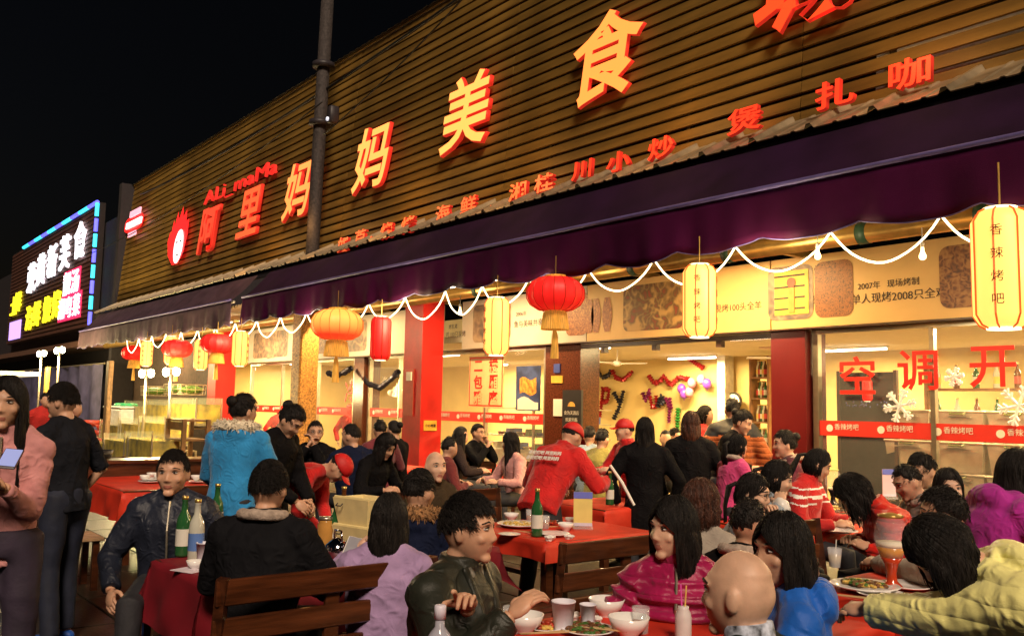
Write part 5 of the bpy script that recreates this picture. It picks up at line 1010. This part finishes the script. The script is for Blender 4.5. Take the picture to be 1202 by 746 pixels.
        if hair in ('short','crop'):
            for _ in range(nl if hair == 'short' else 0):
                az = rs.uniform(-PI,PI); el = rs.uniform(.15,1.4); cz = math.sin(el)
                if math.cos(az) > .3 and cz < .62: continue
                rr_ = vol*.985; b_ = Vector((math.sin(az)*math.cos(el)*.076, math.cos(az)*math.cos(el)*.096, cz*.118))*rr_+Vector((0,-.004,.006)); tdir = Vector((math.sin(az)*.35+rs.uniform(-.3,.3), .55+rs.uniform(-.4,.3), -.25 if cz < .8 else .1)); tdir.normalize()
                nrm = Vector((b_.x/.0058, b_.y/.0092, b_.z/.0139)).normalized(); tdir = (tdir-nrm*tdir.dot(nrm)).normalized()
                g.tube([hp_(*b_), hp_(*(b_+tdir*.018+nrm*.005)), hp_(*(b_+tdir*.036+nrm*.004))], [.0055*hh*lr,.005*hh*lr,.001*hh], 4, cap=False)
        if hair in ('long','bob','tail','curly'):
            L = {'long':.36,'bob':.17,'tail':.10,'curly':.12}[hair]
            for _ in range(int(nl*(1.6 if hair == 'long' else 1.3))):
                a0 = 1.3 if hair == 'tail' else .95; az = rs.uniform(a0, 2*PI-a0); el = rs.uniform(-.1,.75); x0 = math.sin(az)*math.cos(el); y0 = math.cos(az)*math.cos(el); b_ = Vector((x0*.076, y0*.096, math.sin(el)*.118))*vol*.97
                l_ = L*rs.uniform(.75,1.08); n4 = 5; pts = []
                for k in range(n4+1):
                    t_ = k/n4; o_ = 1+.10*math.sin(t_*PI) - (.25*t_ if hair == 'tail' else 0); wv = (.012 if hair == 'curly' else .004)*math.sin(t_*(16 if hair == 'curly' else 7)+az*9)
                    pts.append(hp_(b_.x*o_+wv, b_.y*(o_ if b_.y < 0 else 1-.35*t_)-.01*t_+wv, b_.z)-(Z*.75+hu*.25)*(l_*t_+b_.z*.0)*hh)
                g.tube(pts, [r9*hh*lr for r9 in (.011,.013,.013,.012,.009,.002)], 5, cap=False, flat=.6)
        if hair == 'tail':
            for k in range(14): o_ = rs.uniform(-.02,.02); g.tube([hp_(o_*.4,-.105,.05), hp_(o_,-.15,.02), hp_(o_*1.4,-.16+o_*.5,-.10), hp_(o_*1.6,-.145,-.2)], [.012*hh,.016*hh,.014*hh,.003*hh], 5)
        if hair == 'bun': g.ell(hp_(0,-.10,.075), (.045*hh,.04*hh,.042*hh), HM, 12, 8)
        ho_ = g.build('hair', hm, root, True)
        if q < 2:
            rg = np.random.default_rng(seed); lng = hair in ('long','bob','tail','curly'); N = ({0:2600,1:600}[q] if lng else {0:2600,1:700}[q]); K = 9 if lng else 4
            az0 = rg.uniform(-PI, PI, N); a0 = 1.3 if hair == 'tail' else 1.0; el0 = np.arcsin(rg.uniform(-.1 if lng else -.05, .995, N))
            sg = np.where(az0 >= 0, 1, -1); frontal = np.abs(az0) < a0; keep = ~(frontal & (np.sin(el0) < .50)) & (lng | (np.sin(el0) > .12) | (np.abs(az0) > 2.1)); az0, el0, sg = az0[keep], el0[keep], sg[keep]; N = len(az0)
            vv = (vol+.012)*rg.uniform(.985, 1.03, N)
            C = np.zeros((N, K, 3))
            if lng:
                L = {'long':.36,'bob':.17,'tail':.07,'curly':.13}[hair]*rg.uniform(.8,1.06,N); jit = rg.normal(0,.05,N); wob = rg.uniform(0,6,N)
                for k in range(K):
                    ts = min(1, k/4); el = el0+(np.minimum(el0, -.05)-el0)*ts; tgt = sg*np.maximum(np.abs(az0)+jit, a0); az = az0+(tgt-az0)*ts
                    o_ = vv*(1+(.05*math.sin((k-4)/4*PI) if k > 4 else 0)); b9 = np.stack([np.sin(az)*np.cos(el)*.076*o_, np.cos(az)*np.cos(el)*.096*o_-.004, np.sin(el)*.118*o_+.006], 1)
                    if k > 4:
                        dr_ = (k-4)/4*L; wv = (.010 if hair == 'curly' else .0025)*np.sin(wob+k*(2.2 if hair == 'curly' else 1.0)); b9[:,0] += wv; b9[:,1] += wv-np.maximum(b9[:,1],0)*.35*(k-4)/4
                        C[:,k] = np.array(H)+(b9*hh)@np.array(HM).T-np.outer(dr_*hh, np.array(Z*.75+hu*.25))
                    else: C[:,k] = np.array(H)+(b9*hh)@np.array(HM).T
                rad = np.linspace(.0016,.0008,K)
            else:
                ln = (.014 if hair == 'crop' else .027)*rg.uniform(.6,1.25,N); b0 = np.stack([np.sin(az0)*np.cos(el0)*.076, np.cos(az0)*np.cos(el0)*.096, np.sin(el0)*.118], 1)*vv[:,None]*.985; nn = b0/np.array([.0058,.0092,.0139]); nn /= np.linalg.norm(nn,axis=1)[:,None]
                td = np.stack([np.sin(az0)*.4+rg.normal(0,.35,N), .5+rg.normal(0,.35,N), np.where(np.sin(el0) > .75, .05, -.55)+rg.normal(0,.2,N)], 1); td -= nn*(td*nn).sum(1)[:,None]; td /= np.linalg.norm(td,axis=1)[:,None]
                for k in range(K):
                    t_ = k/(K-1); p9 = b0+td*(ln*t_)[:,None]+nn*(.006*math.sin(t_*2.2)*rg.uniform(.3,1.3,N))[:,None]+np.array([0,-.004,.006]); C[:,k] = np.array(H)+(p9*hh)@np.array(HM).T
                rad = np.linspace(.0018,.0007,K)
            T_ = C[:,-1]-C[:,0]; T_ /= np.linalg.norm(T_,axis=1)[:,None]+1e-9; A_ = np.cross(T_, rg.normal(size=(N,3))); A_ /= np.linalg.norm(A_,axis=1)[:,None]+1e-9; B_ = np.cross(T_, A_)
            V = np.concatenate([(C+rad[None,:,None]*(math.cos(a)*A_+math.sin(a)*B_)[:,None,:])[:,:,None,:] for a in (0,2.094,4.189)], 2).reshape(-1,3)
            bi = (np.arange(N)[:,None]*K+np.arange(K-1)[None,:]).reshape(-1)*3; Fq = np.concatenate([np.stack([bi+j, bi+(j+1)%3, bi+3+(j+1)%3, bi+3+j], 1) for j in range(3)])
            me_ = D.meshes.new('hair_strands'); me_.vertices.add(len(V)); me_.vertices.foreach_set('co', V.ravel()); me_.loops.add(len(Fq)*4); me_.loops.foreach_set('vertex_index', Fq.ravel().astype(np.int32)); me_.polygons.add(len(Fq)); me_.polygons.foreach_set('loop_start', np.arange(0,len(Fq)*4,4,dtype=np.int32)); me_.update(calc_edges=True); me_.materials.append(hm); me_.polygons.foreach_set('use_smooth', [True]*len(Fq))
            so_ = link('hair_strands', me_, ho_); so_['kind'] = 'stuff'
    elif 'fringe' in extra:
        g = MB(); nu, nv = 40, 20
        def bf(v):
            d = Vector((v.x/.076, v.y/.096, v.z/.118)); az = math.atan2(d.x, d.y); ed = 1 if (abs(az) > 1.75 and -.5 < d.z < .05+.25*(abs(az) > 2.4)*0) else 0
            return hfn(v)*(1.035 if ed else .93)
        g.ell(H, (.076*hh,.096*hh,.118*hh), HM, nu, nv, lambda v: bf(v/hh)*hh); g.build('hair', hairm, root, True)
    # ---- extras
    if 'cap' in extra:
        cm = mat('cap_red', (.55,.012,.012), .6, var=.15, bump=.2); c_ = MB()
        c_.ell(hp_(0,-.002,.035), (.087*hh,.107*hh,.098*hh), HM, 24, 14, lambda v: Vector((v.x, v.y, max(v.z, -.004*hh)))); cp_ = c_.build('cap', cm, root, True)
        MB().grid(lambda u, v: hp_((u-.5)*.15*(1-.3*v*v), .075+.075*v*(1-.9*(u-.5)**2)+.02*(1-4*(u-.5)**2), .036-.012*v-.06*(u-.5)**2), 10, 5).build('cap_peak', cm, cp_, True)
    if 'fur' in extra or 'lightcollar' in extra:
        fm = mat('fur_cream', (.82,.70,.52), .9, var=.25, scale=60, bump=.8, bscale=120) if 'fur' in extra else mat('collar_beige', (.42,.33,.27), .9, var=.2, scale=40, bump=.6, bscale=150)
        if 'brownfur' in extra: fm = mat('fur_brown', (.30,.15,.06), .9, var=.5, scale=60, bump=.8, bscale=120)
        c_ = MB(); N = 26; big = 1.0 if 'fur' in extra else .62
        for k in range(N):
            a = PI*(.12+1.76*k/(N-1))+PI/2; p0 = nb+spd2*(.02-.0*k)*s+rt*math.cos(a)*.125*s*(1 if 'fur' in extra else .8)+fwdn*(math.sin(a)*.105-.02)*s*(1 if 'fur' in extra else .85)-spd2*(.035*max(0,math.sin(a)))*s
            c_.ell(p0, .047*s*big, None, 10, 8)
        fm_ = remesh(c_, 'collar', .009 if q < 2 else .014, 1); wrinkle(fm_, .009*big, seed+3, 110); paint(fm_, [fm], None); link('collar', fm_, root)
        if 'fur' in extra and q < 2:
            c_ = MB(); vs_ = [v.co.copy() for v in fm_.vertices]; ns_ = [v.normal.copy() for v in fm_.vertices]
            for k in range(420):
                i_ = rs.randrange(len(vs_)); d_ = (ns_[i_]+Vector((rs.uniform(-.5,.5), rs.uniform(-.5,.5), rs.uniform(-.6,.3)))).normalized(); c_.tube([vs_[i_], vs_[i_]+d_*.014, vs_[i_]+d_*.024-Z*.006], [.004,.003,.0006], 4, cap=False)
            c_.build('fur_tufts', fm, root, True)
    if 'shirt' in extra:
        c_ = MB(); c_.tube([nb-spd2*.02*s, nb+spd2*.065*s+fwdn*.005], [.074*s,.068*s], 18); c_.build('shirt_collar', mat('plaid_collar', (.45,.5,.62), .7, var=.6, scale=30), root, True)
    if 'vneck' in extra:       # open jacket front showing a shirt
        c_ = MB(); a_ = nb+fwdn*.07*s+spd2*.02*s; b_ = nb-spd2*.22*s+fwdn*.142*s*bulk
        c_._add([a_-rt*.055*s, a_+rt*.055*s, b_+rt*.035*s, b_-rt*.035*s], [(0,1,2,3)]); c_.build('shirt_front', mat('patterned_shirt', (.20,.2,.18), .6, var=.9, scale=26), root)
        for sx in (-1,1): MB().tube([a_+rt*sx*.06*s-fwdn*.01, (a_+b_)/2+rt*sx*.056*s+fwdn*.018*s, b_+rt*sx*.04*s+fwdn*.008], [.02*s,.018*s,.012*s], 8, flat=.5).build('lapel', jmt, jo, True)
    if 'glasses' in extra:
        gmm = mat('spectacle_black', (.01,.01,.01), .3)
        for sx in (-1,1): MB().tube([hp_(sx*.033+.02*math.cos(a), .094, .012+.015*math.sin(a)) for a in np.linspace(0,2*PI,14)], .0018*hh, 5).build('spectacle_rim', gmm, root); MB().tube([hp_(sx*.053,.093,.014), hp_(sx*.078,.0,.012)], .0016*hh, 5).build('spectacle_arm', gmm, root)
    if 'backtext' in extra:
        c_ = nb-spd2*.17*s-fwdn*.155*s*bulk
        for k, hgt in enumerate((.0,-.05)): o = link('lettering', text_mesh('香辣烤吧 阿里妈妈', .04, .002, .0005, 'lettering', mats=[white]), jo); o.matrix_basis = frame(c_+spd2*hgt-fwdn*.012, -rt*-1, spd2)
    if 'zip' in extra:
        MB().tube([nb-spd2*.0*s+fwdn*.092*s, nb-spd2*.15*s+fwdn*.136*s*bulk, nb-spd2*.4*s+fwdn*.125*s*bulk], .006*s, 6).build('zip', alu, jo)
    return root
BLK = (.0055,.005,.006); NAVY = (.008,.012,.035)
UN = (.55,.010,.010)
PEOPLE = [
 # foreground diners
 dict(label='man in dark leather jacket gesturing with a raised hand at the near table', hp=(550,622,3.25), fa=62, hfa=74, lean=6, jacket=(.020,.022,.016), jrough=.42, hair='short', q=0, sk=0, bulk=1.16, hands=[(548,712,2.95,1),(600,722,2.95,1)], curl=(1.15,.8), extra=('collar','vneck','point0')),
 dict(label='woman in glossy magenta quilted jacket looking aside at the near table', hp=(790,622,3.65), fa=345, hfa=302, lean=4, jacket=(.33,.008,.075), jrough=.3, hair='bob', q=0, sk=1, puff=1.7, hands=[(-.16,.30,.12),(.2,.28,.12)], extra=('zip',)),
 dict(label='woman in bright blue hooded jacket with wavy dark hair beside the bald man', hp=(918,648,3.1), fa=262, hfa=292, lean=6, jacket=(.006,.11,.52), hair='bob', hcol=None, q=0, sk=0, jrough=.55, extra=('hood',), jvar=.1),
 dict(label='bald man with plaid shirt collar seated with his back turned', hp=(868,698,2.5), fa=228, hfa=236, lean=6, jacket=(.02,.026,.022), hair='bald', q=0, sk=1, extra=('shirt',), bulk=1.05, hs=1.04),
 dict(label='person in pale yellow puffer jacket leaning over the table', hp=(1108,648,2.85), fa=262, hfa=262, hp_pitch=-50, lean=52, jacket=(.95,.89,.34), hair='bob', q=0, sk=0, puff=.12, hs=.94, bulk=1.28, hands=[(1000,716,3.1,1),None], hcol=None, jrough=.45, jvar=.08, extra=('hood',)),
 dict(label='short-haired man in black coat seen from behind between the women', hp=(880,616,4.3), fa=150, hfa=120, jacket=BLK, hair='crop', q=1, sk=2, extra=('lightcollar','collar')),
 dict(label='woman with curly reddish brown hair behind the magenta jacket', hp=(823,592,5.0), fa=160, hfa=120, jacket=(.35,.30,.25), hair='curly', hcol=hairb, q=1),
 dict(label='woman with glasses and smooth black hair, seated at hotpot table', hp=(884,580,5.4), fa=70, hfa=60, hp_pitch=-8, jacket=(.25,.27,.3), hair='tail', q=1, extra=('glasses',), sk=1),
 dict(label='woman in grey top eating with a white gloved hand', hp=(912,562,6.0), fa=80, hfa=75, hp_pitch=-14, lean=14, jacket=(.28,.33,.38), hair='tail', q=1, sk=1, hands=[(900,600,5.7,1),(915,590,5.75,1)]),
 dict(label='woman in red tracksuit top with white shoulder stripes looking down', hp=(959,546,6.9), fa=50, hfa=80, hp_pitch=-22, lean=12, jacket=(.50,.012,.012), hair='tail', q=1, pat='stripes', extra=('collar',)),
 dict(label='child in pink coat with pale collar seen from behind', hp=(866,524,7.6), fa=110, pose='stand', lean=14, s=.84, jacket=(.65,.06,.22), hair='tail', q=1, extra=('lightcollar',), hands=[(-.1,.3,.1),(.1,.34,.15)]),
 dict(label='woman with black cap-like hair and pink scarf facing the child', hp=(921,522,8.0), fa=268, lean=10, jacket=(.10,.012,.03), hair='bun', q=1, sk=1, extra=('lightcollar',), hands=[(-.1,.45,.25),(.1,.42,.2)]),
 dict(label='man in rust orange jacket with black yoke standing in the doorway', hp=(860,482,9.6), fa=170, pose='stand', jacket=(.40,.10,.02), pat='yoke', hair='short', q=2, bulk=1.2, puff=.6),
 dict(label='woman in black jacket and cap leaning over in the doorway', hp=(871,496,9.0), fa=60, pose='stand', lean=22, hp_pitch=-20, jacket=BLK, hair='bun', q=1, hands=[(-.2,.3,.1),(.1,.35,.15)]),
 dict(label='woman with reddish bob and black sweater standing with her back turned', hp=(811,499,8.6), fa=168, pose='stand', jacket=BLK, hair='bob', hcol=hairb, q=1, bulk=1.1),
 dict(label='waitress in red uniform without a cap behind the reddish bob', hp=(828,488,10.6), fa=85, pose='stand', jacket=UN, hair='tail', q=2),
 dict(label='woman with long straight black hair in black coat standing at the doorway', hp=(757,506,8.4), fa=172, pose='stand', jacket=BLK, hair='long', q=1, bulk=1.08, extra=('long',)),
 dict(label='waitress in red uniform and red cap turning to serve a table', hp=(733,505,9.2), fa=300, hfa=275, pose='stand', jacket=UN, hair='crop', q=1, sk=1, extra=('cap','collar'), hands=[(-.15,.36,.22),(.12,.38,.2)], s=.95),
 dict(label='waiter in red uniform bending over a table with his back turned', hp=(671,513,7.5), fa=140, hfa=135, hp_pitch=-30, pose='stand', lean=46, jacket=UN, hair='crop', q=1, extra=('cap','collar','backtext'), bulk=1.15, hands=[(-.25,.5,.05),(712,564,7.4,1)]),
 # right-hand side
 dict(label='person in glossy red puffer jacket hunched over a bowl', hp=(1004,580,5.4), fa=262, hp_pitch=-45, lean=42, jacket=(.60,.015,.008), hair='bob', q=1, puff=.7, jrough=.4, bulk=1.1),
 dict(label='boy in grey patterned jacket with head bent down', hp=(1066,566,5.7), fa=272, hp_pitch=-25, lean=18, jacket=(.22,.19,.16), hair='crop', q=1, s=.92, extra=('lightcollar',), jvar=.7),
 dict(label='man bent forward behind the boy in the grey jacket', hp=(1083,553,6.4), fa=290, hp_pitch=-20, lean=18, jacket=(.30,.22,.12), hair='short', q=1),
 dict(label='woman with long black hair facing the street by the storage boxes', hp=(1113,574,5.6), fa=350, hfa=352, jacket=(.10,.08,.09), hair='long', q=1, sk=1),
 dict(label='person with thick black hair seen from behind above the yellow jacket', hp=(1106,606,4.1), fa=232, hfa=246, hands=[(1028,660,4.45,1),None], jacket=(.30,.24,.18), hair='short', q=1, extra=('collar',)),
 dict(label='woman in magenta and purple jacket with long dark hair', hp=(1194,556,4.7), fa=98, lean=22, hp_pitch=-15, jacket=(.42,.02,.30), hair='long', q=1, bulk=1.2, extra=('hood',)),
 # left and centre
 dict(label='balding man facing the street beside the red pillar', hp=(511,548,6.9), fa=40, hfa=32, jacket=(.05,.035,.02), hair='bald', q=1, sk=1, extra=('collar','fringe')),
 dict(label='person in dark parka with brown fur collar seen from behind', hp=(492,578,5.1), fa=160, hfa=150, jacket=NAVY, hair='short', q=1, bulk=1.2, extra=('fur','brownfur')),
 dict(label='woman with black bob and lavender jacket holding a phone', hp=(457,612,4.4), fa=170, hfa=175, jacket=(.36,.24,.44), hair='bob', q=0, sk=1, hands=[(418,645,4.6,1),None], bulk=1.05),
 dict(label='man in black coat with beige collar seen from behind at left table', hp=(316,574,4.25), fa=172, jacket=(.008,.008,.010), hair='short', q=0, bulk=1.2, extra=('lightcollar','collar')),
 dict(label='young man in dark blue jacket facing the street behind beer bottles', hp=(203,556,5.45), s=1.08, hs=1.06, fa=10, hfa=4, jacket=(.016,.02,.035), hair='crop', q=0, sk=0, bulk=1.12, extra=('zip','collar'), hands=[(-.26,.2,.02),(.26,.24,.02)], jrough=.45),
 dict(label='woman in pink jacket standing at the street edge holding a phone', hp=(8,475,4.15), fa=16, hfa=14, pose='stand', jacket=(.62,.27,.27), hair='long', q=0, sk=0, bulk=.86, hands=[(-.05,.26,.27),(.09,.28,.30)], curl=1.2, extra=('collar','zip','tuck'), pants=(.03,.02,.04)),
 dict(label='man in black T-shirt and blue trainers turned toward the stalls', hp=(73,472,6.1), fa=250, hfa=268, pose='stand', jacket=(.012,.013,.018), hair='short', q=0, pants=(.012,.016,.035), shoe=(.01,.09,.45), extra=('tshirt',), bulk=.95, hands=[(-.16,.16,.0),(.17,.1,-.03)]),
 dict(label='woman in bright blue coat with cream fur hood standing at the table', hp=(286,483,6.5), fa=165, hfa=140, pose='stand', jacket=(.02,.24,.55), hair='bun', q=1, bulk=1.12, extra=('fur','hood','long'), hands=[(-.2,.34,.05),(.2,.3,.0)]),
 dict(label='woman in black coat looking down beside the blue coat', hp=(341,494,6.8), fa=72, hp_pitch=-40, pose='stand', lean=10, jacket=BLK, hair='bun', q=1, bulk=1.08, extra=('long',), hands=[(-.1,.3,-.02),(.12,.32,.0)]),
 dict(label='waiter in red uniform and cap bent double over a crate', hp=(397,549,7.4), fa=82, hp_pitch=-60, pose='stand', lean=82, jacket=UN, hair='crop', q=1, extra=('cap',), hands=[(-.1,.5,-.25),(.15,.5,-.25)]),
 dict(label='cook in red cap standing behind the glass beside the cold dish lettering', hp=(411,481,19.5), fa=0, pose='stand', jacket=UN, hair='crop', q=2, extra=('cap',)),
 dict(label='cook in red cap behind the far shop window', hp=(328,482,22.5), fa=40, pose='stand', jacket=UN, hair='crop', q=2, extra=('cap',)),
 dict(label='man in glasses eating with hands raised to his mouth beyond the pole', hp=(370,508,9.3), fa=10, hfa=20, jacket=BLK, hair='crop', q=1, extra=('glasses',), hands=[(.0,.22,.52),(.06,.22,.5)]),
 dict(label='man in navy jacket seated with his back to the street beyond the pole', hp=(412,512,9.0), fa=215, hfa=250, jacket=NAVY, hair='crop', q=1, bulk=1.15),
 dict(label='woman in black bent over the small red table by the pillar', hp=(452,524,8.6), fa=60, hp_pitch=-30, lean=18, jacket=BLK, hair='bob', q=1),
 dict(label='diner in maroon behind the woman at the small red table', hp=(446,505,11), fa=200, jacket=(.15,.02,.03), hair='short', q=2),
 dict(label='diner with dark hair beside the pillar inside the canopy', hp=(462,505,11.5), fa=240, jacket=BLK, hair='bun', q=2),
 dict(label='woman in dark coat seated under the window notice', hp=(541,512,11.6), fa=100, jacket=(.03,.02,.02), hair='long', q=2),
 dict(label='man with glasses and black jacket resting his chin at window table', hp=(561,508,12.2), fa=60, jacket=BLK, hair='crop', q=1, extra=('glasses',), hands=[(.0,.25,.5),(.1,.3,.45)]),
 dict(label='woman in pale pink with very long black hair at window table', hp=(599,520,10.6), fa=300, hfa=260, jacket=(.62,.30,.28), hair='long', q=1),
 dict(label='diner in maroon top leaning on window table', hp=(528,526,10.3), fa=120, lean=25, jacket=(.16,.02,.02), hair='short', q=2),
 dict(label='diner in pale blue with dark hair seated inside behind waitress', hp=(692,512,11.5), fa=160, jacket=(.3,.4,.5), hair='short', q=2),
 dict(label='diner in olive green jacket seated inside behind waitress', hp=(707,516,10.6), fa=140, jacket=(.30,.26,.06), hair='short', q=2, bulk=1.15),
 dict(label='diner facing out between the two standing black coats', hp=(781,515,12.5), fa=0, jacket=(.05,.04,.04), hair='crop', q=2, sk=1),
 dict(label='diner looking sideways past the reddish bob', hp=(792,513,13), fa=60, jacket=(.08,.05,.05), hair='short', q=2),
 dict(label='small diner seated inside behind the orange jacket', hp=(838,516,11.5), fa=60, jacket=BLK, hair='short', q=2),
 dict(label='stallholder in red jacket behind the black T-shirt', hp=(54,470,14.5), fa=40, pose='stand', jacket=(.5,.02,.015), hair='short', q=2),
 dict(label='stallholder in red jacket stooping near the fish tanks', hp=(88,480,12.5), fa=100, pose='stand', lean=25, jacket=(.5,.02,.015), hair='short', q=2, bulk=1.15),
]
for i_, d_ in enumerate(PEOPLE): person(**d_)
